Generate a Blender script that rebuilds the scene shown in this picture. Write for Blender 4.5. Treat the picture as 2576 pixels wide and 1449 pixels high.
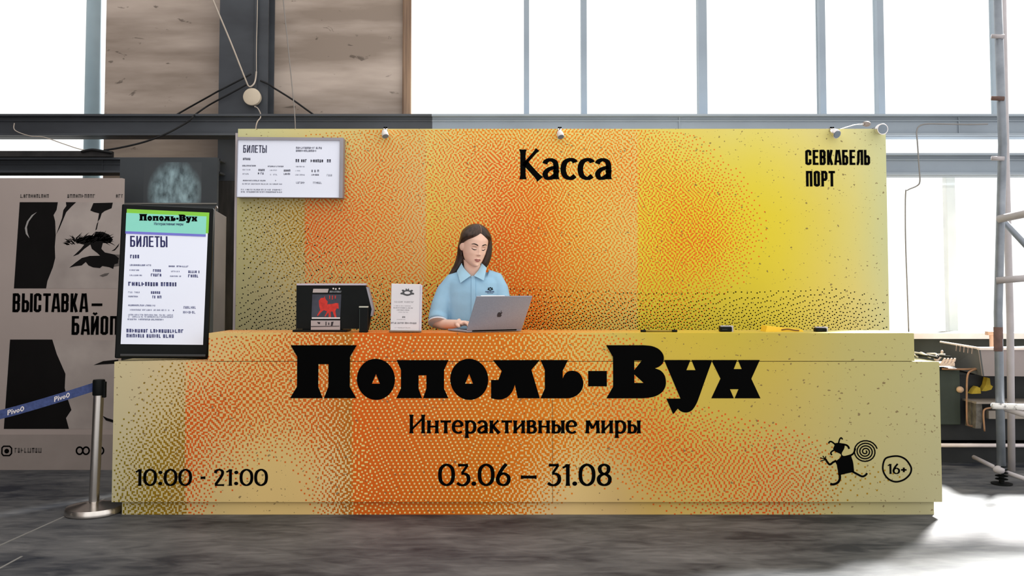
import bpy, bmesh, math, random
import numpy as np
from mathutils import Vector, Matrix, Euler
from mathutils.geometry import tessellate_polygon

random.seed(7)
for o in list(bpy.data.objects): bpy.data.objects.remove(o)
SC = bpy.context.scene
COL = SC.collection

# ------------------------------------------------------------------ camera, sky, sun, exposure
FPX, W, H = 2255.0, 2576.0, 1449.0
PITCH = math.radians(2.6)
CAMY, CAMZ = -5.5, 1.378
HORIZON = 724.0
V0 = HORIZON - FPX * math.tan(PITCH)
cam_d = bpy.data.cameras.new('camera'); cam = bpy.data.objects.new('camera', cam_d); COL.objects.link(cam)
cam.location = (0, CAMY, CAMZ)
cam.rotation_euler = (math.pi / 2 + PITCH, 0, 0)
cam_d.sensor_fit = 'HORIZONTAL'; cam_d.sensor_width = 36.0
cam_d.lens = 36.0 * FPX / W
cam_d.shift_y = -(H / 2 - V0) / W
cam_d.clip_end = 200
SC.camera = cam

world = bpy.data.worlds.new('world'); SC.world = world; world.use_nodes = True
bg = world.node_tree.nodes['Background']
bg.inputs['Color'].default_value = (1.0, 0.985, 0.965, 1); bg.inputs['Strength'].default_value = 1.5

sun_d = bpy.data.lights.new('sun', 'SUN'); sun = bpy.data.objects.new('sun', sun_d); COL.objects.link(sun)
sun_d.energy = 42; sun_d.angle = math.radians(9); sun_d.color = (1.0, 0.97, 0.95)
sun.rotation_euler = Vector((-0.475, -0.66, -0.60)).to_track_quat('-Z', 'Y').to_euler()
sun.location = (6, 8, 8)

vs = SC.view_settings
vs.view_transform = 'Standard'; vs.look = 'None'; vs.gamma = 1.0; vs.exposure = 0.0; vs.use_curve_mapping = False

# ------------------------------------------------------------------ helpers
_s, _c = math.sin(PITCH), math.cos(PITCH)
def P(px, py, Y):
    """point of the plane Y that the pixel (px,py) of the photograph shows"""
    a = (px - W / 2) / FPX; b = (V0 - py) / FPX
    d = Vector((a, _c - b * _s, _s + b * _c))
    return Vector((0, CAMY, CAMZ)) + d * ((Y - CAMY) / d.y)
def proj(p):
    v = Vector(p) - Vector((0, CAMY, CAMZ))
    zc = v.y * _c + v.z * _s; yc = -v.y * _s + v.z * _c
    return W / 2 + FPX * v.x / zc, V0 - FPX * yc / zc
def PZ(px, py, z):
    """point of the level z that the pixel shows"""
    a = (px - W / 2) / FPX; b = (V0 - py) / FPX
    d = Vector((a, _c - b * _s, _s + b * _c))
    return Vector((0, CAMY, CAMZ)) + d * ((z - CAMZ) / d.z)

def lin(c):
    def f(u):
        u = u / 255.0
        return u / 12.92 if u <= 0.04045 else ((u + 0.055) / 1.055) ** 2.4
    return (f(c[0]), f(c[1]), f(c[2]), 1.0)

MATS = {}
def mat(name, col, rough=0.6, metal=0.0, var=0.08, scale=6.0, bump=0.0, spec=0.3, col2=None, stretch=(1, 1, 1), emit=0.0, contrast=None, detail=4):
    if name in MATS: return MATS[name]
    m = bpy.data.materials.new(name); m.use_nodes = True
    nt = m.node_tree; b = nt.nodes['Principled BSDF']
    b.inputs['Roughness'].default_value = rough; b.inputs['Metallic'].default_value = metal
    b.inputs['Specular IOR Level'].default_value = spec
    tc = nt.nodes.new('ShaderNodeTexCoord'); mp = nt.nodes.new('ShaderNodeMapping')
    mp.inputs['Scale'].default_value = stretch
    nz = nt.nodes.new('ShaderNodeTexNoise'); nz.inputs['Scale'].default_value = scale; nz.inputs['Detail'].default_value = detail
    nt.links.new(tc.outputs['Object'], mp.inputs['Vector']); nt.links.new(mp.outputs['Vector'], nz.inputs['Vector'])
    rp = nt.nodes.new('ShaderNodeValToRGB')
    lo, hi = contrast or (0.3, 0.7)
    rp.color_ramp.elements[0].position = lo; rp.color_ramp.elements[1].position = hi
    c = lin(col)
    if col2 is None:
        rp.color_ramp.elements[0].color = tuple(v * (1 - var) for v in c[:3]) + (1,)
        rp.color_ramp.elements[1].color = tuple(min(1, v * (1 + var)) for v in c[:3]) + (1,)
    else:
        rp.color_ramp.elements[0].color = lin(col2); rp.color_ramp.elements[1].color = c
    nt.links.new(nz.outputs['Fac'], rp.inputs['Fac']); nt.links.new(rp.outputs['Color'], b.inputs['Base Color'])
    if bump:
        bp = nt.nodes.new('ShaderNodeBump'); bp.inputs['Strength'].default_value = bump; bp.inputs['Distance'].default_value = 0.01
        nt.links.new(nz.outputs['Fac'], bp.inputs['Height']); nt.links.new(bp.outputs['Normal'], b.inputs['Normal'])
    if emit:
        nt.links.new(rp.outputs['Color'], b.inputs['Emission Color']); b.inputs['Emission Strength'].default_value = emit
    MATS[name] = m
    return m

def print_mat(name):
    """the printed vinyl: its ink comes per cell of the print, brown flecks scattered over it"""
    m = bpy.data.materials.new(name); m.use_nodes = True
    nt = m.node_tree; b = nt.nodes['Principled BSDF']; L = nt.links.new
    b.inputs['Roughness'].default_value = 0.55; b.inputs['Specular IOR Level'].default_value = 0.2
    at = nt.nodes.new('ShaderNodeAttribute'); at.attribute_name = 'print'
    tc = nt.nodes.new('ShaderNodeTexCoord')
    nz = nt.nodes.new('ShaderNodeTexNoise'); nz.inputs['Scale'].default_value = 55; nz.inputs['Detail'].default_value = 1
    L(tc.outputs['Object'], nz.inputs['Vector'])
    sub = nt.nodes.new('ShaderNodeVectorMath'); sub.operation = 'SUBTRACT'; sub.inputs[1].default_value = (0.5, 0.5, 0.5)
    L(nz.outputs['Color'], sub.inputs[0])
    sc = nt.nodes.new('ShaderNodeVectorMath'); sc.operation = 'SCALE'; sc.inputs['Scale'].default_value = 0.022
    L(sub.outputs[0], sc.inputs[0])
    ad = nt.nodes.new('ShaderNodeVectorMath'); ad.operation = 'ADD'
    L(tc.outputs['Object'], ad.inputs[0]); L(sc.outputs[0], ad.inputs[1])
    fl = nt.nodes.new('ShaderNodeVectorMath'); fl.operation = 'MULTIPLY'; fl.inputs[1].default_value = (.85, 0, 1.15)
    L(ad.outputs[0], fl.inputs[0])
    last = None
    for scl, thr in ((14.0, 0.11), (20.0, 0.14), (29.0, .155), (42.0, .15)):
        vo = nt.nodes.new('ShaderNodeTexVoronoi'); vo.inputs['Scale'].default_value = scl
        L(fl.outputs[0], vo.inputs['Vector'])
        sx = nt.nodes.new('ShaderNodeSeparateColor'); L(vo.outputs['Color'], sx.inputs[0])
        mu = nt.nodes.new('ShaderNodeMath'); mu.operation = 'MULTIPLY'; mu.inputs[1].default_value = thr
        L(sx.outputs[0], mu.inputs[0])
        lt = nt.nodes.new('ShaderNodeMath'); lt.operation = 'LESS_THAN'
        L(vo.outputs['Distance'], lt.inputs[0]); L(mu.outputs[0], lt.inputs[1])
        if last is None: last = lt
        else:
            mx = nt.nodes.new('ShaderNodeMath'); mx.operation = 'MAXIMUM'
            L(last.outputs[0], mx.inputs[0]); L(lt.outputs[0], mx.inputs[1]); last = mx
    fa = nt.nodes.new('ShaderNodeMath'); fa.operation = 'MULTIPLY'; fa.inputs[1].default_value = 0.75
    L(last.outputs[0], fa.inputs[0])
    mixn = nt.nodes.new('ShaderNodeMix'); mixn.data_type = 'RGBA'
    L(fa.outputs[0], mixn.inputs['Factor']); L(at.outputs['Color'], mixn.inputs['A'])
    mixn.inputs['B'].default_value = lin((112, 88, 58))
    L(mixn.outputs['Result'], b.inputs['Base Color'])
    MATS[name] = m
    return m

def glass_mat():
    m = bpy.data.materials.new('window_glass'); m.use_nodes = True
    nt = m.node_tree; nt.nodes.remove(nt.nodes['Principled BSDF']); out = nt.nodes['Material Output']
    tr = nt.nodes.new('ShaderNodeBsdfTransparent'); tr.inputs['Color'].default_value = (0.97, 0.985, 0.98, 1)
    gl = nt.nodes.new('ShaderNodeBsdfGlossy'); gl.inputs['Roughness'].default_value = 0.05
    mx = nt.nodes.new('ShaderNodeMixShader'); mx.inputs[0].default_value = 0.06
    nt.links.new(tr.outputs[0], mx.inputs[1]); nt.links.new(gl.outputs[0], mx.inputs[2]); nt.links.new(mx.outputs[0], out.inputs[0])
    MATS['window_glass'] = m
    return m

def tag(o, label=None, cat=None, group=None, kind=None):
    if label: o['label'] = label
    if cat: o['category'] = cat
    if group: o['group'] = group
    if kind: o['kind'] = kind
    return o
def empty(name, loc, rot=(0, 0, 0), label=None, cat=None, group=None):
    o = bpy.data.objects.new(name, None); COL.objects.link(o)
    o.empty_display_size = 0.1; o.location = loc; o.rotation_euler = rot
    return tag(o, label, cat, group)

def root_loc(p):
    while p.parent: p = p.parent
    return p.location

class MB:
    def __init__(s): s.v = []; s.f = []; s.mi = []; s.cols = None
    def add(s, vs, fs, mi=0):
        n = len(s.v); s.v += [Vector(p) for p in vs]; s.f += [tuple(i + n for i in f) for f in fs]; s.mi += [mi] * len(fs); return s
    def box(s, x0, x1, y0, y1, z0, z1, mi=0):
        return s.hexa([(x0, y0, z0), (x1, y0, z0), (x1, y1, z0), (x0, y1, z0), (x0, y0, z1), (x1, y0, z1), (x1, y1, z1), (x0, y1, z1)], mi)
    def hexa(s, p, mi=0):   # bottom ring then top ring
        return s.add(p, [(3, 2, 1, 0), (4, 5, 6, 7), (0, 1, 5, 4), (1, 2, 6, 5), (2, 3, 7, 6), (3, 0, 4, 7)], mi)
    def bbox(s, x0, x1, y0, y1, z0, z1, r=0.01, mi=0, seg=2):
        bm = bmesh.new(); bmesh.ops.create_cube(bm, size=1.0)
        for v in bm.verts: v.co = Vector((x0 + (v.co.x + .5) * (x1 - x0), y0 + (v.co.y + .5) * (y1 - y0), z0 + (v.co.z + .5) * (z1 - z0)))
        bmesh.ops.bevel(bm, geom=bm.edges[:], offset=r, segments=seg, affect='EDGES', profile=0.5)
        bm.verts.index_update()
        s.add([v.co.copy() for v in bm.verts], [[v.index for v in f.verts] for f in bm.faces], mi); bm.free(); return s
    def prism(s, pts, dv, mi=0):   # planar polygon pushed along dv
        n = len(pts); dv = Vector(dv); a = [Vector(p) for p in pts]
        tri = tessellate_polygon([a])
        fs = [tuple(t) for t in tri] + [tuple(i + n for i in reversed(t)) for t in tri] + [(i, (i + 1) % n, (i + 1) % n + n, i + n) for i in range(n)]
        return s.add(a + [p + dv for p in a], fs, mi)
    def poly(s, pts, holes=(), mi=0):
        loops = [[Vector(p) for p in pts]] + [[Vector(p) for p in h] for h in holes]
        tri = tessellate_polygon(loops); flat = [p for l in loops for p in l]
        return s.add(flat, [tuple(t) for t in tri], mi)
    def tube(s, pts, rad, n=10, mi=0, cap=True, side=None):
        pts = [Vector(p) for p in pts]
        if not isinstance(rad, (list, tuple)): rad = [rad] * len(pts)
        up = None; rings = []
        for i, p in enumerate(pts):
            t = (pts[min(i + 1, len(pts) - 1)] - pts[max(i - 1, 0)]).normalized()
            if up is None:
                up = Vector(side) if side else (Vector((0, 0, 1)) if abs(t.z) < .9 else Vector((1, 0, 0)))
            up = (up - t * up.dot(t)).normalized(); w = t.cross(up)
            r = rad[i]; ru, rw = r if isinstance(r, (list, tuple)) else (r, r)
            rings.append([p + up * (ru * math.cos(2 * math.pi * k / n)) + w * (rw * math.sin(2 * math.pi * k / n)) for k in range(n)])
        return s.loft(rings, cap, mi)
    def loft(s, rings, cap=True, mi=0):
        n = len(rings[0]); vs = [p for r in rings for p in r]; fs = []
        for i in range(len(rings) - 1):
            for k in range(n):
                a = i * n + k; b = i * n + (k + 1) % n
                fs.append((a, b, b + n, a + n))
        if cap:
            fs.append(tuple(reversed(range(n)))); fs.append(tuple(range((len(rings) - 1) * n, len(rings) * n)))
        return s.add(vs, fs, mi)
    def lathe(s, c, prof, n=32, mi=0):   # prof: (radius, z)
        c = Vector(c)
        return s.loft([[c + Vector((r * math.cos(2 * math.pi * k / n), r * math.sin(2 * math.pi * k / n), z)) for k in range(n)] for r, z in prof], True, mi)
    def ell(s, c, r, nu=16, nv=10, mi=0, M=None):
        rings = []
        for i in range(nv + 1):
            t = math.pi * (0.02 + 0.96 * i / nv)
            ring = []
            for k in range(nu):
                q = Vector((r[0] * math.sin(t) * math.cos(2 * math.pi * k / nu), r[1] * math.sin(t) * math.sin(2 * math.pi * k / nu), -r[2] * math.cos(t)))
                if M is not None: q = M @ q
                ring.append(Vector(c) + q)
            rings.append(ring)
        return s.loft(rings, True, mi)
    def xf(s, M):
        s.v = [M @ p for p in s.v]; return s
    def build(s, name, m, parent=None, smooth=False, local=False, angle=None):
        me = bpy.data.meshes.new(name)
        v = s.v
        if parent is not None and not local:
            off = root_loc(parent); v = [p - off for p in v]; loc = None
        elif parent is None and not local:
            xs = [p.x for p in v]; ys = [p.y for p in v]; zs = [p.z for p in v]
            loc = Vector(((min(xs) + max(xs)) / 2, (min(ys) + max(ys)) / 2, min(zs))); v = [p - loc for p in v]
        else: loc = None
        me.from_pydata([tuple(p) for p in v], [], s.f)
        ms = m if isinstance(m, (list, tuple)) else [m]
        for mm in ms: me.materials.append(mm)
        if len(ms) > 1: me.polygons.foreach_set('material_index', s.mi)
        if s.cols is not None:
            a = me.attributes.new('print', 'FLOAT_COLOR', 'FACE')
            a.data.foreach_set('color', np.array(s.cols, dtype=np.float32).ravel())
        if smooth: me.polygons.foreach_set('use_smooth', [True] * len(me.polygons))
        me.update()
        o = bpy.data.objects.new(name, me); COL.objects.link(o)
        if loc is not None: o.location = loc
        if parent is not None: o.parent = parent
        if angle:
            md = o.modifiers.new('edges', 'EDGE_SPLIT'); md.split_angle = math.radians(angle)
        return o

def cat(pts, n=6, closed=False):
    """Catmull-Rom through 2-D or 3-D points"""
    p = [Vector(q) for q in pts]; out = []; m = len(p)
    rng = range(m if closed else m - 1)
    for i in rng:
        if closed: a, b, c, d = p[(i - 1) % m], p[i], p[(i + 1) % m], p[(i + 2) % m]
        else: a, b, c, d = p[max(i - 1, 0)], p[i], p[i + 1], p[min(i + 2, m - 1)]
        for k in range(n):
            t = k / n
            out.append(0.5 * ((2 * b) + (c - a) * t + (2 * a - 5 * b + 4 * c - d) * t * t + (3 * b - a - 3 * c + d) * t ** 3))
    if not closed: out.append(p[-1].copy())
    return out

# ---- flat lettering: every glyph is a set of ribbons / polygons in (u,v)
def ribbon(pts, ws, closed=False):
    """list of quads (2-D) for a stroke with width ws (number or one per point)"""
    p = [Vector((q[0], q[1])) for q in pts]; n = len(p)
    if not isinstance(ws, (list, tuple)): ws = [ws] * n
    Ls, Rs = [], []
    for i in range(n):
        a = p[(i - 1) % n] if (closed or i > 0) else None
        c = p[(i + 1) % n] if (closed or i < n - 1) else None
        d1 = (p[i] - a).normalized() if a is not None and (p[i] - a).length > 1e-9 else None
        d2 = (c - p[i]).normalized() if c is not None and (c - p[i]).length > 1e-9 else None
        d1 = d1 or d2; d2 = d2 or d1
        t = d1 + d2
        t = t.normalized() if t.length > 1e-6 else d1
        nn = Vector((-t.y, t.x)); k = 1 / max(0.55, nn.dot(Vector((-d2.y, d2.x))))
        Ls.append(p[i] + nn * (ws[i] / 2 * k)); Rs.append(p[i] - nn * (ws[i] / 2 * k))
    q = []
    for i in range(n if closed else n - 1):
        j = (i + 1) % n
        q.append([Rs[i], Rs[j], Ls[j], Ls[i]])
    return q
def stem(x0, y0, x1, y1, w, fl=1.45):
    a, b = Vector((x0, y0)), Vector((x1, y1)); L = (b - a).length
    k = min(0.3, 0.16 / L)
    ts = [0, k * .45, k, 1 - k, 1 - k * .45, 1]
    return ribbon([a.lerp(b, t) for t in ts], [w * fl, w * (1 + (fl - 1) * .3), w, w, w * (1 + (fl - 1) * .3), w * fl])
def curve(pts, w, thin=None, closed=False, n=6):
    c = cat(pts, n, closed); thin = thin or w
    ws = []
    for i in range(len(c)):
        a = c[max(i - 1, 0)]; b = c[min(i + 1, len(c) - 1)]; d = (b - a)
        v = abs(d.normalized().y) if d.length > 1e-9 else 1
        ws.append(thin + (w - thin) * v)
    return ribbon(c, ws, closed)
def disc(x, y, r, n=16): return [[Vector((x + r * math.cos(2 * math.pi * i / n), y + r * math.sin(2 * math.pi * i / n))) for i in range(n)]]

def flare_glyph(ch, w):
    t = w * .62
    g = {
     'К': (.70, stem(.12, 0, .12, 1, w) + stem(.16, .50, .58, 1, t, 1.5) + stem(.18, .56, .66, 0, w * 1.1, 1.4)),
     'И': (.82, stem(.12, 0, .12, 1, w) + stem(.68, 0, .68, 1, w) + ribbon([(.13, .2), (.67, .82)], t)),
     'н': (.60, stem(.10, 0, .10, .69, w) + stem(.48, 0, .48, .69, w) + ribbon([(.1, .36), (.48, .36)], t)),
     'т': (.54, stem(.27, 0, .27, .68, w) + stem(.02, .635, .52, .635, t * 1.1, 1.5)),
     'е': (.56, ribbon([(.06, .385), (.48, .385)], t * .9) + curve([(.47, .385), (.44, .56), (.28, .665), (.12, .57), (.06, .35), (.12, .12), (.30, .025), (.47, .10)], w, t)),
     'р': (.58, stem(.11, -.25, .11, .69, w) + curve([(.11, .55), (.26, .655), (.44, .56), (.49, .35), (.44, .12), (.29, .03), (.12, .08)], w, t)),
     'а': (.53, curve([(.06, .52), (.10, .60), (.22, .655), (.36, .60), (.41, .46), (.41, .2)], w, t) + stem(.41, .3, .41, 0, w, 1.35) + curve([(.41, .41), (.18, .33), (.07, .19), (.12, .05), (.25, .045), (.41, .16)], w, t)),
     'с': (.49, curve([(.43, .56), (.40, .62), (.28, .66), (.12, .57), (.06, .34), (.12, .11), (.29, .03), (.43, .12)], w * 1.05, t)),
     'к': (.53, stem(.10, 0, .10, .69, w) + stem(.14, .36, .43, .69, t, 1.5) + stem(.16, .40, .48, 0, w, 1.4)),
     'и': (.60, stem(.10, 0, .10, .69, w) + stem(.48, 0, .48, .69, w) + ribbon([(.11, .14), (.47, .56)], t)),
     'в': (.52, stem(.10, 0, .10, .69, w) + curve([(.10, .65), (.28, .66), (.38, .58), (.37, .46), (.26, .385), (.12, .37)], w, t) + curve([(.22, .37), (.37, .33), (.43, .2), (.36, .06), (.22, .03), (.10, .03)], w, t)),
     'ы': (.66, stem(.10, 0, .10, .69, w) + curve([(.10, .40), (.26, .43), (.37, .35), (.39, .2), (.32, .06), (.10, .03)], w, t) + stem(.55, 0, .55, .69, w)),
     'м': (.72, stem(.09, 0, .12, .69, w) + stem(.14, .67, .35, .26, w * .95, 1.1) + ribbon([(.35, .26), (.56, .66)], t) + stem(.61, 0, .58, .69, w)),
     '0': (.70, curve([(.35, .965), (.56, .82), (.62, .5), (.56, .18), (.35, .035), (.14, .18), (.08, .5), (.14, .82)], w, t, True)),
     '1': (.38, stem(.25, 0, .25, .99, w, 1.3) + curve([(.04, .82), (.14, .88), (.25, .97)], t)),
     '2': (.55, curve([(.07, .76), (.12, .90), (.27, .965), (.41, .89), (.43, .72), (.33, .48), (.09, .07)], w, t) + stem(.06, .045, .52, .045, w * .7, 1.3)),
     '3': (.58, stem(.09, .945, .49, .945, t * 1.2, 1.35) + ribbon([(.47, .94), (.25, .58)], t * 1.1) + curve([(.22, .55), (.38, .545), (.50, .43), (.50, .2), (.37, .05), (.20, .035), (.05, .13)], w, t)),
     '6': (.62, curve([(.44, 1.0), (.26, .75), (.13, .48), (.085, .27)], w, w * .8) + curve([(.32, .565), (.50, .46), (.54, .29), (.48, .11), (.32, .035), (.15, .11), (.09, .29), (.14, .46)], w, t, True)),
     '8': (.64, curve([(.32, .965), (.47, .89), (.50, .75), (.45, .61), (.32, .545), (.19, .61), (.14, .75), (.17, .89)], w, t, True) + curve([(.32, .54), (.50, .44), (.55, .29), (.49, .11), (.32, .035), (.15, .11), (.09, .29), (.14, .44)], w, t, True)),
     '.': (.24, disc(.12, .10, .10)), ':': (.26, disc(.13, .14, .105) + disc(.13, .80, .105)),
     '-': (.36, stem(.06, .48, .30, .48, w, 1.2)), '–': (.74, stem(.05, .40, .69, .40, w * .9, 1.3)),
     '+': (.55, ribbon([(.05, .40), (.50, .40)], w) + ribbon([(.275, .17), (.275, .63)], w)), ' ': (.30, []),
    }
    return g[ch]
def cond_glyph(ch, w):
    h = w / 2; x0, x1 = h + .01, .40 - h
    def bowl(ya, yb): return ribbon([(x0, yb), (x1 - .06, yb), (x1, yb - .08), (x1, ya + .08), (x1 - .06, ya), (x0, ya)], w)
    S = lambda x: ribbon([(x, 0), (x, 1)], w)
    hb = lambda y, a=x0, b=x1: ribbon([(a, y), (b, y)], w * .9)
    top, bot = 1 - h * .9, h * .9
    g = {
     'С': (.45, ribbon([(x1, .62), (x1, .88), (x1 - .07, top), (x0 + .07, top), (x0, .88), (x0, .12), (x0 + .07, bot), (x1 - .07, bot), (x1, .12), (x1, .38)], w)),
     'Е': (.42, S(x0) + hb(top, x0, .38) + hb(.52, x0, .35) + hb(bot, x0, .38)),
     'В': (.45, S(x0) + bowl(.52, top) + bowl(bot, .52)),
     'К': (.45, S(x0) + ribbon([(x0, .47), (.2, .52), (x1 - .01, 1)], w) + ribbon([(.17, .55), (x1 + .01, 0)], w)),
     'А': (.47, ribbon([(.07, 0), (.18, 1)], w * .95) + ribbon([(.40, 0), (.29, 1)], w * .95) + ribbon([(.17, top), (.30, top)], w * .8) + ribbon([(.1, .24), (.37, .24)], w * .8)),
     'Б': (.45, S(x0) + hb(top, x0, .37) + bowl(bot, .56)),
     'Л': (.46, ribbon([(.02, bot), (.08, bot), (.13, .2), (.15, top)], w) + hb(top, .13, .36) + S(.36)),
     'Ь': (.45, S(x0) + bowl(bot, .56)), 'П': (.46, S(x0) + S(x1 + .01) + hb(top, x0, x1)),
     'О': (.45, ribbon([(x1, .5), (x1, .88), (x1 - .07, top), (x0 + .07, top), (x0, .88), (x0, .12), (x0 + .07, bot), (x1 - .07, bot), (x1, .12)], w, True)),
     'Р': (.44, S(x0) + bowl(.44, top)), 'Т': (.42, S(.21) + hb(top, .01, .41)),
     'Ы': (.60, S(x0) + bowl(bot, .56) + S(.51)), 'И': (.46, S(x0) + S(x1 + .01) + ribbon([(x0, .1), (x1 + .01, .9)], w * .9)),
     'Й': (.46, S(x0) + S(x1 + .01) + ribbon([(x0, .1), (x1 + .01, .9)], w * .9) + ribbon([(.11, 1.17), (.21, 1.09), (.31, 1.17)], w * .7)),
     '–': (.5, ribbon([(.04, .45), (.46, .45)], w * .8)), ' ': (.2, []),
    }
    return g[ch]
def layout(txt, font, w, gap=0.04):
    x = 0; polys = []
    for ch in txt:
        adv, q = font(ch, w)
        polys += [[Vector((p.x + x, p.y)) for p in poly] for poly in q]; x += adv + gap
    xs = [p.x for q in polys for p in q]
    return polys, min(xs), max(xs)
def put(mb, polys, f, mi=0):
    for q in polys:
        if len(q) == 4: mb.add([f(p.x, p.y) for p in q], [(0, 1, 2, 3)], mi)
        else: mb.add([f(p.x, p.y) for p in q], [tuple(range(len(q)))], mi)
def text(mb, txt, font, w, f, x0, x1, yb, yt, gap=0.04):
    """set txt so it spans x0..x1 and stands from baseline yb to cap height yt in the (x,y) frame of f"""
    polys, a, b = layout(txt, font, w, gap)
    put(mb, [[Vector((x0 + (p.x - a) * (x1 - x0) / (b - a), yb + p.y * (yt - yb))) for p in q] for q in polys], f)
def scribble(mb, f, x0, x1, y, h, rnd, dens=1.0, gaps=.13):
    """a row of unreadable small print"""
    x = x0; d = 1 if x1 > x0 else -1; hh = abs(h)
    while x < x1 - hh * .2:
        wd = hh * rnd.uniform(.35, .7)
        if rnd.random() < gaps: x += hh * .5; continue
        k = rnd.random(); q = []
        st = hh * .2 * dens
        q += ribbon([(x + st / 2, y), (x + st / 2, y + h)], st)
        if k > .3: q += ribbon([(x + wd - st / 2, y), (x + wd - st / 2, y + h)], st)
        yy = y + h * rnd.choice([.1, .5, .9])
        q += ribbon([(x, yy), (x + wd, yy)], st)
        put(mb, q, f); x += wd + hh * .22
def plane_f(px, py, Y, off=0.0012):
    """(u,v) in photograph pixels about (px,py) laid on the plane Y as true metres"""
    a = P(px, py, Y); ux = (P(px + 50, py, Y) - a).x / 50; uz = (P(px, py - 50, Y) - a).z / 50
    return lambda u, v: Vector((a.x + (u - px) * ux, Y - off, a.z + (py - v) * uz))

# ------------------------------------------------------------------ materials
BLACK = mat('black_vinyl', (4, 4, 4), .7, var=.1, spec=.03)
STEEL_DK = mat('dark_painted_steel', (72, 76, 82), .55, var=.25, scale=3, col2=(50, 52, 57), stretch=(.4, 1, 1))
STEEL_GLARE = mat('glare_tinted_steel', (140, 150, 160), .5, var=.08, scale=2)  # paler than the left steel: window glare is painted into this colour
def scuff(m):
    '''small dark scuffs and chips scattered over a wall'''
    nt = m.node_tree; b = nt.nodes['Principled BSDF']; src = b.inputs['Base Color'].links[0].from_socket; L = nt.links.new
    tc = nt.nodes.new('ShaderNodeTexCoord'); mp = nt.nodes.new('ShaderNodeMapping'); mp.inputs['Scale'].default_value = (1.0, 1, 2.2); L(tc.outputs['Object'], mp.inputs['Vector'])
    nz = nt.nodes.new('ShaderNodeTexNoise'); nz.inputs['Scale'].default_value = 7; nz.inputs['Detail'].default_value = 5; nz.inputs['Distortion'].default_value = .6; L(mp.outputs[0], nz.inputs['Vector'])
    rp = nt.nodes.new('ShaderNodeValToRGB'); rp.color_ramp.elements[0].position = .655; rp.color_ramp.elements[1].position = .70; L(nz.outputs['Fac'], rp.inputs['Fac'])
    mu = nt.nodes.new('ShaderNodeMath'); mu.operation = 'MULTIPLY'; mu.inputs[1].default_value = .6; L(rp.outputs['Color'], mu.inputs[0])
    mx = nt.nodes.new('ShaderNodeMix'); mx.data_type = 'RGBA'; L(mu.outputs[0], mx.inputs['Factor']); L(src, mx.inputs['A']); mx.inputs['B'].default_value = lin((62, 54, 48)); L(mx.outputs['Result'], b.inputs['Base Color'])
CONC = mat('weathered_concrete', (182, 167, 156), .85, scale=2.2, col2=(138, 124, 113), stretch=(.3, 1, 1.7), contrast=(.36, .6), bump=.2, detail=10, spec=.1)
scuff(CONC)
GLASS = glass_mat()
COPPER = mat('brown_wood_jamb', (150, 122, 98), .5, col2=(95, 74, 60), scale=14, stretch=(3, 1, .1))
PRINT = print_mat('printed_dither_vinyl')

# ------------------------------------------------------------------ the setting
def floor_mat():
    m = bpy.data.materials.new('polished_concrete_floor'); m.use_nodes = True
    nt = m.node_tree; b = nt.nodes['Principled BSDF']; L = nt.links.new
    tc = nt.nodes.new('ShaderNodeTexCoord'); mp = nt.nodes.new('ShaderNodeMapping'); mp.inputs['Scale'].default_value = (.55, 1.5, 1)
    L(tc.outputs['Object'], mp.inputs['Vector'])
    n1 = nt.nodes.new('ShaderNodeTexNoise'); n1.inputs['Scale'].default_value = 1.7; n1.inputs['Detail'].default_value = 9; n1.inputs['Roughness'].default_value = .62
    L(mp.outputs[0], n1.inputs['Vector'])
    n2 = nt.nodes.new('ShaderNodeTexNoise'); n2.inputs['Scale'].default_value = 7; n2.inputs['Detail'].default_value = 6; n2.inputs['Distortion'].default_value = 1.2
    L(mp.outputs[0], n2.inputs['Vector'])
    mx = nt.nodes.new('ShaderNodeMath'); mx.operation = 'MULTIPLY_ADD'; mx.inputs[1].default_value = .45
    L(n2.outputs['Fac'], mx.inputs[0]); L(n1.outputs['Fac'], mx.inputs[2])
    rp = nt.nodes.new('ShaderNodeValToRGB'); e = rp.color_ramp.elements
    e[0].position = .56; e[0].color = lin((33, 37, 45)); e[1].position = .98; e[1].color = lin((112, 111, 110))
    L(mx.outputs[0], rp.inputs['Fac']); L(rp.outputs['Color'], b.inputs['Base Color'])
    b.inputs['Roughness'].default_value = .58; b.inputs['Specular IOR Level'].default_value = .25
    bp = nt.nodes.new('ShaderNodeBump'); bp.inputs['Strength'].default_value = .12; bp.inputs['Distance'].default_value = .01
    L(n2.outputs['Fac'], bp.inputs['Height']); L(bp.outputs['Normal'], b.inputs['Normal'])
    return m
tag(MB().box(-9, 9, -9, 3.0, -.12, 0).build('floor', floor_mat()), 'dark grey polished concrete floor of the hall', 'floor', kind='structure')
jm = mat('floor_joint_filler', (128, 126, 122), .7)
for k, (a, b) in enumerate((((-40, 1390), (262, 1255)), ((-60, 1462), (55, 1400)))):
    A, B = PZ(*a, 0), PZ(*b, 0); n = (B - A).normalized().cross(Vector((0, 0, 1))) * .006
    mb = MB(); mb.hexa([A - n, B - n, B + n, A + n] + [p + Vector((0, 0, .002)) for p in (A - n, B - n, B + n, A + n)])
    tag(mb.build('trim_%d' % (20 + k), jm), ('long thin pale floor joint running behind the belt post', 'short thin pale floor joint at the lower left corner')[k], 'floor joint', kind='structure')

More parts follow.
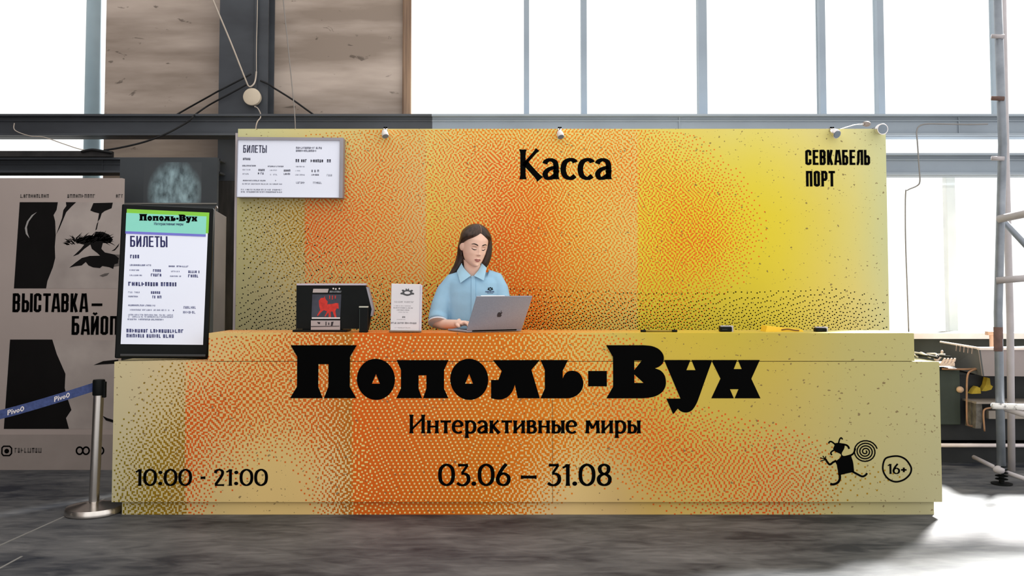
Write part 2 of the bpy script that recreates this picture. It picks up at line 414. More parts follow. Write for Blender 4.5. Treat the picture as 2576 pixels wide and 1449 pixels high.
YW = 2.6       # window wall
TOP = 6.4
zx = lambda px, Y=YW: P(px, 300, Y).x
zz = lambda py, Y=YW: P(1288, py, Y).z
G1T, G1B = zz(291, 2.2), zz(344, 2.2)
sill = zz(836)
wb = MB()
wb.box(zx(262), zx(548), YW, YW + .25, 0, TOP); wb.box(zx(548), zx(1012), YW, YW + .25, 0, TOP)
tag(wb.build('wall_back', CONC), 'pale concrete wall panels either side of the steel column', 'wall', kind='structure')
LOWW = mat('dark_plinth_wall', (72, 76, 70), .8, var=.2, scale=3)
tag(MB().box(zx(1012), 6.2, YW, YW + .25, 0, sill).build('wall_right', LOWW), 'dark low wall beneath the right windows', 'wall', kind='structure')
tag(MB().box(-6.5, zx(262), YW, YW + .25, 0, zz(450)).build('wall_back', LOWW), 'low wall behind the large face poster', 'wall', kind='structure')
tag(MB().box(-5.2, -5.0, -9, YW, 0, TOP).build('shade_wall_left', mat('dark_shade_wall', (70, 66, 64), .8)), 'unseen dark wall added to shade the left of the hall', 'wall', kind='structure')  # out-of-view wall added to block sky light and dim the left side
SILLM = mat('white_sill', (236, 226, 216), .5)
tag(MB().box(zx(1012), 6.2, YW - .16, YW, sill - .05, sill).build('trim_1', SILLM), 'pale window sill over the low wall', 'sill', kind='structure')
# girders
def girder(name, xa, xb, yf, zt, zb, m, label, joint=None):
    mb = MB(); fl = .018
    mb.box(xa, xb, yf, yf + .22, zt - fl, zt); mb.box(xa, xb, yf, yf + .22, zb, zb + fl); mb.box(xa, xb, yf + .06, yf + .075, zb, zt)
    mb.box(xa, xb, yf + .045, yf + .06, zt - .055, zt - .045)
    if joint:
        for j in joint: mb.box(j - .006, j + .006, yf + .05, yf + .06, zb + fl, zt - fl)
    tag(mb.build(name, m), label, 'girder', kind='structure')
YG = 2.12
xj = zx(1086, YG)
girder('steel_beam', -6.5, xj, YG, G1T, G1B, STEEL_DK, 'dark upper steel girder across the left bays')
girder('steel_beam', xj, 6.2, YG, G1T, G1B, STEEL_GLARE, 'glare-tinted upper steel girder across the right windows', [zx(1712, YG), zx(2420, YG)])
girder('steel_beam', -6.5, zx(548, YG), YG, zz(396, YG), zz(434, YG), STEEL_DK, 'dark lower steel girder left of the column', [zx(253, YG)])
girder('steel_beam', zx(672, YG), 6.2, YG, zz(385, YG), zz(439, YG), STEEL_GLARE, 'glare-tinted lower steel girder on the right')
# column
cm = MB(); ca, cb = zx(549, 2.36), zx(672, 2.36)
cm.box(ca, cb, 2.36, 2.378, 0, TOP); cm.box(ca, cb, 2.56, 2.578, 0, TOP); cm.box((ca + cb) / 2 - .01, (ca + cb) / 2 + .01, 2.378, 2.56, 0, TOP)
xs = zx(642, 2.34); cm.box(xs - .012, xs + .012, 2.33, 2.36, zz(225, 2.34), TOP)
tag(cm.build('steel_column', STEEL_DK), 'tall dark steel column between two concrete panels', 'column', kind='structure')
mb = MB(); za, zb_ = zz(455, 2.3), 0.0
mb.box(zx(545, 2.3), zx(600, 2.3), 2.29, 2.355, zb_, za)
tag(mb.build('column_casing', mat('scuffed_black_board', (44, 42, 42), .7, col2=(22, 21, 22), scale=9, stretch=(3, 1, .5))), 'scuffed dark casing at the foot of the column', 'column casing', kind='structure')
tag(MB().bbox(zx(1013), zx(1036), YW - .05, YW + .06, G1T, TOP, .012).build('trim_2', COPPER), 'brown wooden window jamb', 'trim', kind='structure')
# windows: one pane per bay, steel mullions between
mull = [(1318, 1331), (1462, 1476), (1757, 1778), (2061, 2076), (2207, 2223), (2503, 2524)]
for k, (a, b) in enumerate(mull):
    tag(MB().box(zx(a), zx(b), YW - .04, YW + .06, G1T - .02, TOP).build('trim_%d' % (3 + k), STEEL_GLARE), '%s grey steel mullion right of the brown wooden jamb' % ('first', 'second', 'third and widest', 'fourth', 'fifth', 'sixth')[k], 'mullion', kind='structure')
bays = [(-1300, 262)] + list(zip([1036] + [b for a, b in mull], [a for a, b in mull] + [2960]))
nw = 1
for (a, b), w_ in zip(bays, ('tall bright window pane left of the concrete panels', 'broad bright pane between brown jamb and first mullion', 'narrow bright pane between first and second mullion', 'broad bright pane between second and third mullion', 'broad bright pane between third and fourth mullion', 'narrow bright pane between fourth and fifth mullion', 'bright pane between fifth and sixth mullion', 'bright pane right of the sixth mullion')):
    tag(MB().box(zx(a), zx(b), YW + .02, YW + .032, G1T - .03, TOP).build('window_%d' % nw, GLASS), w_, 'window', kind='structure'); nw += 1
for a, b, t, bt, w_ in ((-1300, 262, 344, 396, 'bright strip of window between the two dark left girders'), (-1300, 262, 434, 452, 'thin bright strip of window just over the face poster'), (1012, 2960, 340, 386, 'bright strip of window between the two glare-tinted girders'), (1012, 2960, 437, 838, 'large bright lower window right of the printed board')):
    tag(MB().box(zx(a), zx(b), YW + .02, YW + .032, zz(bt), zz(t)).build('window_%d' % nw, GLASS), w_, 'window', kind='structure'); nw += 1
POSTM = mat('pale_blue_post', (138, 155, 166), .6, var=.06)
tag(MB().tube([(zx(236, 2.9), 2.9, 0), (zx(236, 2.9), 2.9, TOP)], .085, 20).build('trim_10', POSTM, smooth=True), 'pale blue grey round post outside the left window', 'post', kind='structure')
tag(MB().bbox(zx(2376, 3.0), zx(2400, 3.0), 3.0, 3.08, 0, zz(440, 3.0), .01).build('trim_11', mat('white_outer_post', (205, 205, 203), .6)), 'pale post outside the lower right window', 'post', kind='structure')

# ------------------------------------------------------------------ the print (dither) fields
def field(cols, rows, tab):
    cols = np.array(cols, float); rows = np.array(rows, float); T = np.array(tab, float)
    def f(px, py):
        i = np.clip(np.searchsorted(cols, px) - 1, 0, len(cols) - 2); j = np.clip(np.searchsorted(rows, py) - 1, 0, len(rows) - 2)
        u = np.clip((px - cols[i]) / (cols[i + 1] - cols[i]), 0, 1); v = np.clip((py - rows[j]) / (rows[j + 1] - rows[j]), 0, 1)
        sh = (lambda a: a[..., None]) if T.ndim == 3 else (lambda a: a)
        u, v = sh(u), sh(v)
        return (T[j, i] * (1 - u) + T[j, i + 1] * u) * (1 - v) + (T[j + 1, i] * (1 - u) + T[j + 1, i + 1] * u) * v
    return f
def atkinson(D):
    h, w = D.shape; E = [list(map(float, r)) + [0, 0, 0] for r in D] + [[0.0] * (w + 3)] * 0 + [[0.0] * (w + 3) for _ in range(2)]
    out = np.zeros((h, w), bool)
    for y in range(h):
        e0, e1, e2 = E[y], E[y + 1], E[y + 2]
        for x in (range(w) if y % 2 == 0 else range(w - 1, -1, -1)):
            v = e0[x]; q = v > .5; out[y, x] = q; r = (v - (1.0 if q else 0.0)) / 8
            if y % 2 == 0: e0[x + 1] += r; e0[x + 2] += r
            else: e0[x - 1] += r; e0[x - 2] += r
            e1[x - 1] += r; e1[x] += r; e1[x + 1] += r; e2[x] += r
    return out
def linarr(a):
    a = a / 255.0
    return np.where(a <= .04045, a / 12.92, ((a + .055) / 1.055) ** 2.4)
def dither_cells(nx, nz, X0, Z1, c, Y, Df, If, Bf):
    """colour per cell; row 0 is the top"""
    px = np.zeros((nz, nx)); py = np.zeros((nz, nx))
    for j in range(nz):
        for i in (0, nx - 1):
            px[j, i], py[j, i] = proj((X0 + (i + .5) * c, Y, Z1 - (j + .5) * c))
        px[j] = np.linspace(px[j, 0], px[j, -1], nx); py[j] = py[j, 0]
    D = Df(px, py)
    D = np.where(D < .012, 0, D * .745 + .10)
    ink = atkinson(D)
    colr = np.where(ink[..., None], If(px, py), Bf(px, py))
    return np.concatenate([linarr(colr), np.ones((nz, nx, 1))], 2)

# counter print
cc = [283, 340, 400, 464, 468, 550, 650, 720, 780, 830, 884, 888, 950, 1100, 1200, 1300, 1390, 1450, 1550, 1650, 1750, 1850, 1950, 2050, 2130, 2368]
cr = [838, 905, 960, 1020, 1080, 1140, 1200, 1250, 1289]
cD = [
 [0, 0, 0, 0, .04, .10, .22, .40, .60, .74, .82, .83, .87, .88, .88, .80, .55, .40, .12, .02, 0, 0, 0, 0, 0, 0],
 [0, 0, .02, .12, .14, .20, .42, .55, .70, .78, .84, .86, .89, .90, .89, .84, .66, .52, .22, .04, 0, 0, 0, 0, 0, 0],
 [0, .02, .09, .25, .30, .42, .55, .52, .65, .75, .83, .87, .90, .90, .90, .87, .78, .62, .40, .15, .01, 0, 0, 0, 0, 0],
 [0, .04, .15, .36, .55, .60, .52, .50, .62, .74, .82, .88, .90, .90, .90, .87, .80, .70, .56, .30, .05, .005, 0, 0, 0, 0],
 [.03, .14, .36, .56, .64, .52, .38, .34, .50, .66, .78, .86, .89, .90, .90, .87, .74, .62, .56, .50, .28, .12, .07, .01, 0, 0],
 [.08, .30, .54, .62, .62, .30, .12, .10, .24, .48, .68, .80, .87, .90, .90, .84, .62, .38, .36, .50, .42, .32, .27, .14, .02, 0],
 [.14, .38, .62, .64, .54, .14, .01, .005, .10, .34, .62, .80, .88, .90, .90, .80, .36, .10, .09, .34, .35, .38, .38, .28, .10, 0],
 [.18, .46, .66, .60, .36, .04, 0, 0, .10, .42, .70, .82, .89, .90, .89, .70, .14, .01, .01, .10, .20, .30, .36, .24, .05, 0],
 [.20, .50, .66, .52, .26, .01, 0, 0, .05, .36, .70, .84, .89, .90, .88, .58, .07, 0, 0, .03, .11, .22, .30, .14, .02, 0]]
OL, OR, RD, AM, BR = (146, 112, 10), (216, 98, 14), (212, 90, 16), (220, 122, 12), (182, 104, 14)
irow = [(128, 112, 14), (136, 110, 10), OL, (150, 106, 10), RD, (210, 92, 16), (208, 98, 20), (208, 98, 18), (210, 96, 16), (200, 100, 16), BR, OR, OR, (214, 106, 14), (212, 112, 12), (218, 116, 12), AM, AM, (222, 110, 14), (220, 98, 14), (218, 92, 14), (218, 88, 12), (216, 86, 12), (200, 92, 12), (160, 118, 14), (150, 120, 14)]
cI = [irow] * len(cr)
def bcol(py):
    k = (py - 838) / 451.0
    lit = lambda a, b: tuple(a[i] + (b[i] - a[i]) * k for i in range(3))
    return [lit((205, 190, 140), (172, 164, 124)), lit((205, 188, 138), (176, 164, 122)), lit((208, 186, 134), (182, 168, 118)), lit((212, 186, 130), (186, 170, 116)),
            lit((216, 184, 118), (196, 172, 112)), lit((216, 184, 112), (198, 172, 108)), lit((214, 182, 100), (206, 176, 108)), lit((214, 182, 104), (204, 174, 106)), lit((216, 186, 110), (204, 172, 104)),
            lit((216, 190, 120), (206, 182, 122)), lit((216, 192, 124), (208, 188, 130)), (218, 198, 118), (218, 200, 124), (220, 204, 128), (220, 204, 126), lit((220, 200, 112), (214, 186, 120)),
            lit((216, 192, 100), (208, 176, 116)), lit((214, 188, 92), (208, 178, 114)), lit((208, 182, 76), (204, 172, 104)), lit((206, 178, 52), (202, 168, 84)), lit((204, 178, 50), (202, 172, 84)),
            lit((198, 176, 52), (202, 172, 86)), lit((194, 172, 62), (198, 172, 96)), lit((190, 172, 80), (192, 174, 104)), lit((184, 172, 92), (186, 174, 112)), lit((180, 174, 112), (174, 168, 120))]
cB = [[tuple(min(250, c * (1.0 + (.07 if n < 18 else .02) * (r - 838) / 451) + (10 if i == 2 else 3 if n < 18 else 0)) for i, c in enumerate(q)) for n, q in enumerate(bcol(r))] for r in cr]  # print colour also brightened towards the bottom to offset weaker light there
CC = 4.08 / 410.0
CX0, CX1 = P(284, 1100, 0).x, P(2367, 1100, 0).x
ZR = P(1288, 838, 0).z          # riser top
ZL = P(1288, 910, 0).z          # ledge
ZP = P(1288, 1263, 0).z         # plinth top
nx = int((CX1 - CX0) / CC) + 1; nz = int(ZR / CC) + 1
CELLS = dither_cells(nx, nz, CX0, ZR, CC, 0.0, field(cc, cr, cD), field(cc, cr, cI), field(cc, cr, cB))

def printed(cells, X0, Z1, c, xa, xb, za, zb, yf, yb, top=True, mi=0):
    """a board from xa..xb, za..zb whose front carries the print cells; back, sides (and top) closed"""
    nzc, nxc = cells.shape[:2]; mb = MB(); cols = []
    i0 = int((xa - X0) / c + 1e-4); i1 = min(nxc - 1, int((xb - X0) / c - 1e-4)); j0 = max(0, int((Z1 - zb) / c + 1e-4)); j1 = min(nzc - 1, int((Z1 - za) / c - 1e-4))
    xsv = [xa] + [X0 + i * c for i in range(i0 + 1, i1 + 1)] + [xb]; zsv = [zb] + [Z1 - j * c for j in range(j0 + 1, j1 + 1)] + [za]
    A, B = len(xsv), len(zsv)
    vs = [Vector((x, yf, z)) for z in zsv for x in xsv]
    fs = [((j + 1) * A + i, (j + 1) * A + i + 1, j * A + i + 1, j * A + i) for j in range(B - 1) for i in range(A - 1)]
    mb.add(vs, fs); cols.append(cells[j0:j1 + 1, i0:i1 + 1].reshape(-1, 4))
    edge = lambda i, j: cells[j, i]
    if top:
        nd = max(1, int((yb - yf) / c)); ys = [yf + (yb - yf) * k / nd for k in range(nd + 1)]
        vs = [Vector((x, y, zb)) for y in ys for x in xsv]
        fs = [(j * A + i, j * A + i + 1, (j + 1) * A + i + 1, (j + 1) * A + i) for j in range(nd) for i in range(A - 1)]
        mb.add(vs, fs); cols.append(np.concatenate([cells[min(nzc - 1, j0 + k), i0:i1 + 1] for k in range(nd)]).reshape(-1, 4))
    mb.add([(xa, yf, za), (xa, yb, za), (xa, yb, zb), (xa, yf, zb)], [(3, 2, 1, 0)]); cols.append(cells[(j0 + j1) // 2, i0][None])
    mb.add([(xb, yf, za), (xb, yb, za), (xb, yb, zb), (xb, yf, zb)], [(0, 1, 2, 3)]); cols.append(cells[(j0 + j1) // 2, i1][None])
    mb.add([(xa, yb, za), (xb, yb, za), (xb, yb, zb), (xa, yb, zb)], [(3, 2, 1, 0)]); cols.append(np.array([[.30, .29, .28, 1]]))
    mb.add([(xa, yf, za), (xb, yf, za), (xb, yb, za), (xa, yb, za)], [(3, 2, 1, 0)]); cols.append(cells[j1, i1][None])
    if not top:
        mb.add([(xa, yf, zb), (xb, yf, zb), (xb, yb, zb), (xa, yb, zb)], [(0, 1, 2, 3)]); cols.append(cells[j0, i1][None])
    mb.cols = np.concatenate(cols)
    return mb

CD = .40
counter = empty('ticket_counter', (0, .2, 0), label='long orange and yellow dither printed ticket counter with a huge black title', cat='counter')
RX0, RX1 = P(524, 880, 0).x, P(2301, 880, 0).x
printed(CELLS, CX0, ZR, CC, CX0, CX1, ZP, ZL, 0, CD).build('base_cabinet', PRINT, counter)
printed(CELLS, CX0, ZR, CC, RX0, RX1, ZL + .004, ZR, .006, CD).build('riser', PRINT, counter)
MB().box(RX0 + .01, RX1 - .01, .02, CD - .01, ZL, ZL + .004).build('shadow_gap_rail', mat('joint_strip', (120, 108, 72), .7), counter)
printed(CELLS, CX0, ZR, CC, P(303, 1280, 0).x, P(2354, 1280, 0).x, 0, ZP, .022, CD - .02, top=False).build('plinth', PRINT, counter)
xs = P(1390, 1100, 0).x
MB().box(xs - .0015, xs + .0015, -.0006, 0, ZP, P(1390, 1005, 0).z).build('panel_joint', mat('joint_line', (120, 85, 40), .8), counter)

# title
def Z1(*p): return [(720 + a / 4.2933, 840 + b / 4.2933) for a, b in p]
def Z2(*p): return [(1320 + a / 4.1548, 840 + b / 4.1548) for a, b in p]
def el(cx, cy, rx, ry, n=40, tilt=0.0):
    return [(cx + rx * math.cos(t) * math.cos(tilt) - ry * math.sin(t) * math.sin(tilt), cy + rx * math.cos(t) * math.sin(tilt) + ry * math.sin(t) * math.cos(tilt)) for t in [2 * math.pi * i / n for i in range(n)]]
def sm(pts, n=5): return [(p.x, p.y) for p in cat(pts, n)]
TITLE = [
 (Z1((45, 122), (760, 122), (688, 247), (688, 570), (760, 693), (410, 693), (457, 570), (457, 327), (348, 327), (348, 570), (397, 693), (45, 693), (118, 570), (118, 247)), []),
 (Z1(*el(970, 490, 205, 222, tilt=-.12)), [Z1((970, 432), (1013, 537), (927, 537))]),
 (Z1((1192, 283), (1752, 283), (1705, 390), (1705, 590), (1752, 693), (1480, 693), (1515, 590), (1515, 447), (1430, 447), (1430, 590), (1468, 693), (1192, 693), (1240, 590), (1240, 390)), []),
 (Z1(*el(1977, 490, 205, 222, tilt=-.12)), [Z1((1976, 432), (2018, 537), (1933, 537))]),
 (Z1((2232, 283)) + Z2((157, 273), (70, 375), (157, 672)) + Z1((2500, 693), (2470, 548), *sm([(2470, 548), (2445, 615), (2400, 672), (2340, 703), (2280, 707), (2213, 693)])[1:], (2213, 497), (2292, 497), (2328, 400)), []),
 (Z2((165, 273), (452, 273), (397, 385), (397, 465), *sm([(397, 465), (420, 420), (455, 392), (505, 385), (555, 400), (590, 438), (610, 495), (608, 550), (585, 600), (540, 643), (480, 668), (420, 672)])[1:], (165, 672), (210, 570), (210, 375)), []),
 (Z2((663, 387), (858, 387), (858, 547), (663, 547)), []),
 (Z2((852, 118), *sm([(1240, 118), (1330, 127), (1400, 157), (1442, 203), (1455, 250), (1446, 300), (1415, 335), (1362, 360)]), *sm([(1362, 360), (1420, 383), (1460, 430), (1475, 495), (1465, 560), (1425, 615), (1350, 655), (1240, 672)])[1:], (852, 672), (923, 550), (923, 240)), [Z2((1145, 278), (1225, 278), (1145, 378)), Z2((1145, 423), (1243, 512), (1145, 512))]),
 (Z2((1458, 273), (1733, 273), (1690, 378), (1785, 378), (1743, 273), (1957, 273), *sm([(1957, 285), (1870, 520), (1812, 680), (1782, 745), (1745, 795), (1700, 818), (1660, 818), (1625, 805), (1597, 780)]), (1547, 838), (1478, 675), (1625, 675)), []),
 (Z2((1958, 287), (1963, 273), (2222, 273), (2185, 367), (2268, 367), (2230, 273), (2458, 273), (2367, 468), (2460, 672), (2190, 672), (2232, 577), (2143, 577), (2182, 672), (1947, 672), (2045, 467)), []),
]
def place_polys(mb, polys, f):
    for out, holes in polys:
        mb.poly([f(*p) for p in out], [[f(*p) for p in h] for h in holes])
F = plane_f(1320, 940, 0, .0016)
# upper half of the title lies on the riser, lower half on the base: one vinyl, 1.6 mm proud of the base
mb = MB(); place_polys(mb, TITLE, F); mb.build('title_lettering', BLACK, counter)
def line(parent, name, txt, font, w, Y, x0, x1, yb, yt, gap=.04, m=BLACK, off=.0012, f=None, local=False):
    '''a line of lettering, one part per word'''
    f = f or plane_f(x0, yb, Y, off)
    polys, a, b = layout(txt, font, w, gap)
    k = 0; x = 0
    for word in txt.split(' '):
        n = sum(len(font(c, w)[1]) for c in word); q = polys[k:k + n]; k += n
        mb = MB(); put(mb, [[Vector((x0 + (p.x - a) * (x1 - x0) / (b - a), yb + p.y * (yt - yb))) for p in pl] for pl in q], f)
        o = mb.build(name, m, parent, local=local)
    return o
line(counter, 'subtitle_lettering', 'Интерактивные миры', flare_glyph, .155, 0, 1029, 1613, 1090, 1043, .035)
line(counter, 'hours_lettering', '10:00 - 21:00', flare_glyph, .15, 0, 340, 674, 1222, 1180, .03)
line(counter, 'dates_lettering', '03.06 – 31.08', flare_glyph, .15, 0, 1102, 1539, 1222, 1167, .03)
# running figure emblem and age badge
def Z6(*p): return [(1900 + a / 5.152, 1060 + b / 5.152) for a, b in p]
F6 = plane_f(2150, 1160, 0, .0012)
mb = MB()
def stroke(mb, pts, w, f, closed=False, n=6):
    c = cat(pts, n, closed); ws = w if isinstance(w, (int, float)) else [w[0] + (w[1] - w[0]) * i / (len(c) - 1) for i in range(len(c))]
    put(mb, [[Vector(p) for p in q] for q in ribbon([Z6((p.x, p.y))[0] for p in c], [v / 5.152 for v in ws] if isinstance(ws, list) else ws / 5.152, closed)], f)
place_polys(mb, [(Z6(*sm([(1035, 520), (1100, 470), (1110, 430), (1080, 410), (1035, 390), (1012, 355), (1030, 310), (1022, 288), (1075, 278), (1130, 285), (1160, 305), (1155, 350), (1130, 395), (1122, 425), (1150, 448), (1240, 425), (1258, 410), (1245, 450), (1265, 520), (1273, 590), (1275, 660), (1240, 662), (1115, 690), (1075, 700), (1068, 640), (1055, 560)], 4)), [])], F6)
for pts, w in (([(1040, 300), (1000, 267), (970, 262), (952, 286)], 20), ([(1082, 285), (1098, 232), (1118, 213), (1136, 234)], 18), ([(1130, 296), (1180, 306), (1208, 328), (1218, 356)], 24),
               ([(1025, 370), (990, 393), (980, 415), (995, 436)], 20), ([(1050, 510), (1010, 528), (965, 558), (932, 525), (912, 490)], 26),
               ([(905, 497), (842, 516)], 12), ([(905, 490), (840, 470)], 12), ([(905, 488), (875, 447)], 12), ([(908, 492), (914, 450)], 13),
               ([(1090, 680), (1092, 740), (1065, 790), (1010, 815), (966, 808)], 30), ([(1255, 648), (1320, 684), (1380, 712), (1420, 700), (1446, 670)], 26), ([(1240, 440), (1275, 412), (1300, 350)], 22)):
    stroke(mb, pts, w, F6)
sp = []
for i in range(90):
    t = i / 89; a = 2 * math.pi * (t * 4.15) - 1.2; r = 12 + 150 * t
    sp.append((1428 + r * math.cos(a) * .98, 392 + r * math.sin(a) * .92))
stroke(mb, sp, 17, F6, n=1)
mb.build('running_figure_emblem', BLACK, counter)
mb = MB()
stroke(mb, [(1680, 490), (1760, 456), (1860, 452), (1945, 490), (2000, 560), (2020, 620), (1995, 690), (1920, 755), (1820, 782), (1735, 755), (1675, 690), (1650, 600)], 22, F6, True)
q = Z6((1712, 680), (1958, 550)); text(mb, '16+', flare_glyph, .16, F6, q[0][0], q[1][0], q[0][1], q[1][1], .03)
mb.build('age_badge', BLACK, counter)

# ------------------------------------------------------------------ printed board behind the counter
YB = 1.15
BXL, BXR = P(595, 600, YB).x, P(2233, 600, YB).x
BZT = P(1400, 324, YB).z
BZB = 0.0
bc = [590, 680, 764, 770, 860, 960, 1069, 1074, 1150, 1250, 1350, 1450, 1550, 1602, 1607, 1700, 1780, 1840, 1900, 1960, 2060, 2150, 2240]
br = [324, 400, 470, 540, 610, 680, 750, 835]
bD = [
 [0, 0, .05, .06, .12, .30, .27, .27, .40, .50, .45, .42, .40, .34, .30, .10, .01, 0, 0, 0, 0, 0, 0],
 [0, 0, .08, .10, .25, .38, .25, .25, .38, .55, .52, .48, .45, .40, .36, .24, .08, .02, 0, 0, 0, 0, 0],
 [0, .05, .20, .30, .45, .45, .25, .26, .33, .65, .72, .50, .45, .40, .38, .40, .28, .14, .02, 0, 0, 0, 0],
 [.04, .24, .50, .62, .60, .50, .25, .26, .30, .70, .80, .55, .35, .30, .32, .46, .42, .20, .07, .01, 0, 0, 0],
 [.04, .20, .48, .64, .58, .50, .32, .33, .42, .80, .84, .60, .33, .26, .30, .54, .55, .28, .08, .01, 0, 0, 0],
 [.015, .10, .25, .36, .40, .46, .38, .38, .45, .78, .86, .62, .38, .30, .34, .42, .34, .14, .02, 0, 0, 0, 0],
 [0, .02, .07, .12, .22, .36, .40, .40, .45, .82, .88, .60, .36, .28, .28, .24, .08, .02, 0, 0, 0, 0, 0],
 [0, 0, .02, .03, .10, .30, .40, .40, .45, .82, .88, .58, .28, .15, .15, .10, .02, 0, 0, 0, 0, 0, 0]]
bIr = [(126, 116, 14), (156, 122, 10), (164, 116, 8), (220, 94, 20), (222, 96, 22), (226, 104, 20), (228, 112, 22), (228, 98, 16), (230, 104, 18), (228, 100, 16), (228, 112, 14), (230, 128, 14), (230, 124, 16), (230, 118, 16), (228, 112, 14), (228, 112, 14), (228, 108, 12), (228, 100, 12), (228, 96, 10), (228, 96, 10), (228, 96, 10), (228, 96, 10), (228, 96, 10)]
bItop = [(150, 140, 30), (150, 132, 20), (200, 130, 14), (208, 126, 14), (214, 124, 16), (222, 120, 16), (226, 128, 18), (230, 128, 18)] + [(232, 134, 16)] * 7 + [(230, 120, 16)] * 8
bI = [bItop, bIr, bIr, bIr, bIr, bIr, bIr, bIr]
bBt = [(202, 200, 150), (206, 200, 142), (212, 198, 134), (213, 198, 132), (216, 196, 124), (216, 192, 118), (218, 194, 118), (222, 204, 122), (224, 204, 122), (226, 208, 122), (228, 210, 120), (228, 210, 122), (228, 208, 120), (226, 206, 118), (226, 208, 104), (226, 208, 100), (224, 206, 106), (222, 208, 112), (222, 208, 108), (222, 208, 116), (218, 206, 132), (212, 206, 146), (202, 204, 158)]
bBm = [(186, 180, 128), (192, 178, 130), (198, 180, 126), (204, 178, 114), (210, 184, 110), (214, 186, 106), (216, 184, 116), (222, 194, 84), (222, 190, 92), (226, 200, 110), (226, 206, 108), (226, 206, 104), (224, 198, 104), (224, 196, 106), (224, 206, 56), (222, 204, 44), (222, 204, 40), (222, 202, 44), (222, 202, 46), (222, 202, 56), (218, 200, 86), (214, 202, 118), (198, 200, 152)]
bBb = [(172, 166, 122), (178, 166, 122), (186, 168, 120), (194, 172, 112), (206, 180, 104), (212, 186, 100), (214, 186, 108), (214, 188, 90), (214, 186, 94), (216, 192, 104), (218, 196, 96), (216, 192, 88), (216, 190, 92), (216, 188, 92), (216, 196, 56), (214, 192, 48), (214, 190, 52), (216, 194, 56), (218, 196, 56), (222, 200, 64), (226, 202, 92), (222, 202, 116), (210, 204, 146)]
mixr = lambda a, b, t: [tuple(p[i] + (q[i] - p[i]) * t for i in range(3)) for p, q in zip(a, b)]
bB = [bBt, mixr(bBt, bBm, .4), mixr(bBt, bBm, .75), bBm, bBm, mixr(bBm, bBb, .3), mixr(bBm, bBb, .7), bBb]
BCL = 3.22 * 6.65 / FPX
nbx = int((BXR - BXL) / BCL) + 1
zlow = P(1400, 850, YB).z
nbz = int((BZT - zlow) / BCL) + 1
BC = dither_cells(nbx, nbz, BXL, BZT, BCL, YB, field(bc, br, bD), field(bc, br, bI), field(bc, br, bB))
board = empty('exhibition_board', ((BXL + BXR) / 2, YB, 0), label='tall orange and yellow dither printed board standing behind the ticket counter', cat='display board')
mb = printed(BC, BXL, BZT, BCL, BXL, BXR, BZT - nbz * BCL + .002, BZT, YB, YB + .035, top=False)
mb.add([(BXL, YB, 0), (BXR, YB, 0), (BXR, YB, BZT - nbz * BCL + .002), (BXL, YB, BZT - nbz * BCL + .002)], [(0, 1, 2, 3)])
mb.cols = np.concatenate([mb.cols, np.array([[.6, .45, .15, 1]])])
# black dots of the second print pass
kc = [590, 680, 760, 900, 1300, 1600, 1750, 2100, 2180, 2240]; kr = [480, 520, 640, 690, 720, 760, 800, 835]
kD = [[.008, .006, 0, 0, 0, 0, 0, 0, 0, 0], [.022, .018, .004, 0, 0, 0, 0, 0, 0, 0], [.02, .02, .016, .002, 0, 0, 0, 0, 0, 0], [.022, .022, .02, .008, .004, 0, 0, .002, 0, 0],
      [.026, .03, .028, .02, .016, .014, .012, .02, .008, .003], [.034, .05, .06, .055, .055, .05, .05, .06, .03, .01], [.05, .075, .09, .10, .11, .10, .10, .10, .06, .02], [.05, .08, .11, .13, .14, .13, .13, .12, .08, .04]]
kf = field(kc, kr, kD); KC = 2.45 * 6.65 / FPX
kx = int((BXR - BXL) / KC) - 1; kz = int((BZT - zlow) / KC)
KP = np.zeros((kz, kx)); 
for j in range(kz):
    for i in range(kx):
        pass
pxs = np.array([proj((BXL + (i + .5) * KC, YB, 1.6))[0] for i in range(kx)]); pys = np.array([proj((0, YB, BZT - (j + .5) * KC))[1] for j in range(kz)])
PX, PY = np.meshgrid(pxs, pys)
KD = np.where(PY < 482, 0, kf(PX, PY))
rs = np.random.RandomState(3)
KE = KD.copy(); KO = np.zeros(KD.shape, bool)
for j in range(kz):
    for i in range(kx):
        v = KE[j, i]; q = v > .5 + .22 * (rs.rand() - .5); KO[j, i] = q; r = v - (1.0 if q else 0.0)
        if i + 1 < kx: KE[j, i + 1] += r * 7 / 16
        if j + 1 < kz:
            if i: KE[j + 1, i - 1] += r * 3 / 16
            KE[j + 1, i] += r * 5 / 16
            if i + 1 < kx: KE[j + 1, i + 1] += r / 16
KO &= KD > .003
vs, fs = [], []
for j, i in zip(*np.nonzero(KO)):
    x, z = BXL + i * KC, BZT - j * KC; n = len(vs)
    s_ = KC * (1.35 if rs.rand() < .25 else 1.08)
    vs += [(x, YB - .0008, z - KC * 1.1), (x + s_, YB - .0008, z - KC * 1.1), (x + s_, YB - .0008, z), (x, YB - .0008, z)]; fs.append((n, n + 1, n + 2, n + 3))
mb.add(vs, fs, 1); mb.cols = np.concatenate([mb.cols, np.zeros((len(fs), 4))])
mb.build('printed_panel', [PRINT, BLACK], board)
MB().box(BXL - .022, BXL - .002, YB + .01, YB + .05, 0, BZT - .03).build('edge_strip', mat('pale_edge_strip', (186, 176, 178), .5), board)
line(board, 'heading_lettering', 'Касса', flare_glyph, .165, YB, 1306, 1540, 451, 376, .045, off=.0016)
mb = MB(); f = plane_f(2026, 416, YB, .0016)
text(mb, 'СЕВКАБЕЛЬ', cond_glyph, .165, f, 2026, 2189, 415, 377, .02); text(mb, 'ПОРТ', cond_glyph, .165, f, 2027, 2100, 469, 430, .02)
mb.build('venue_lettering', BLACK, board)

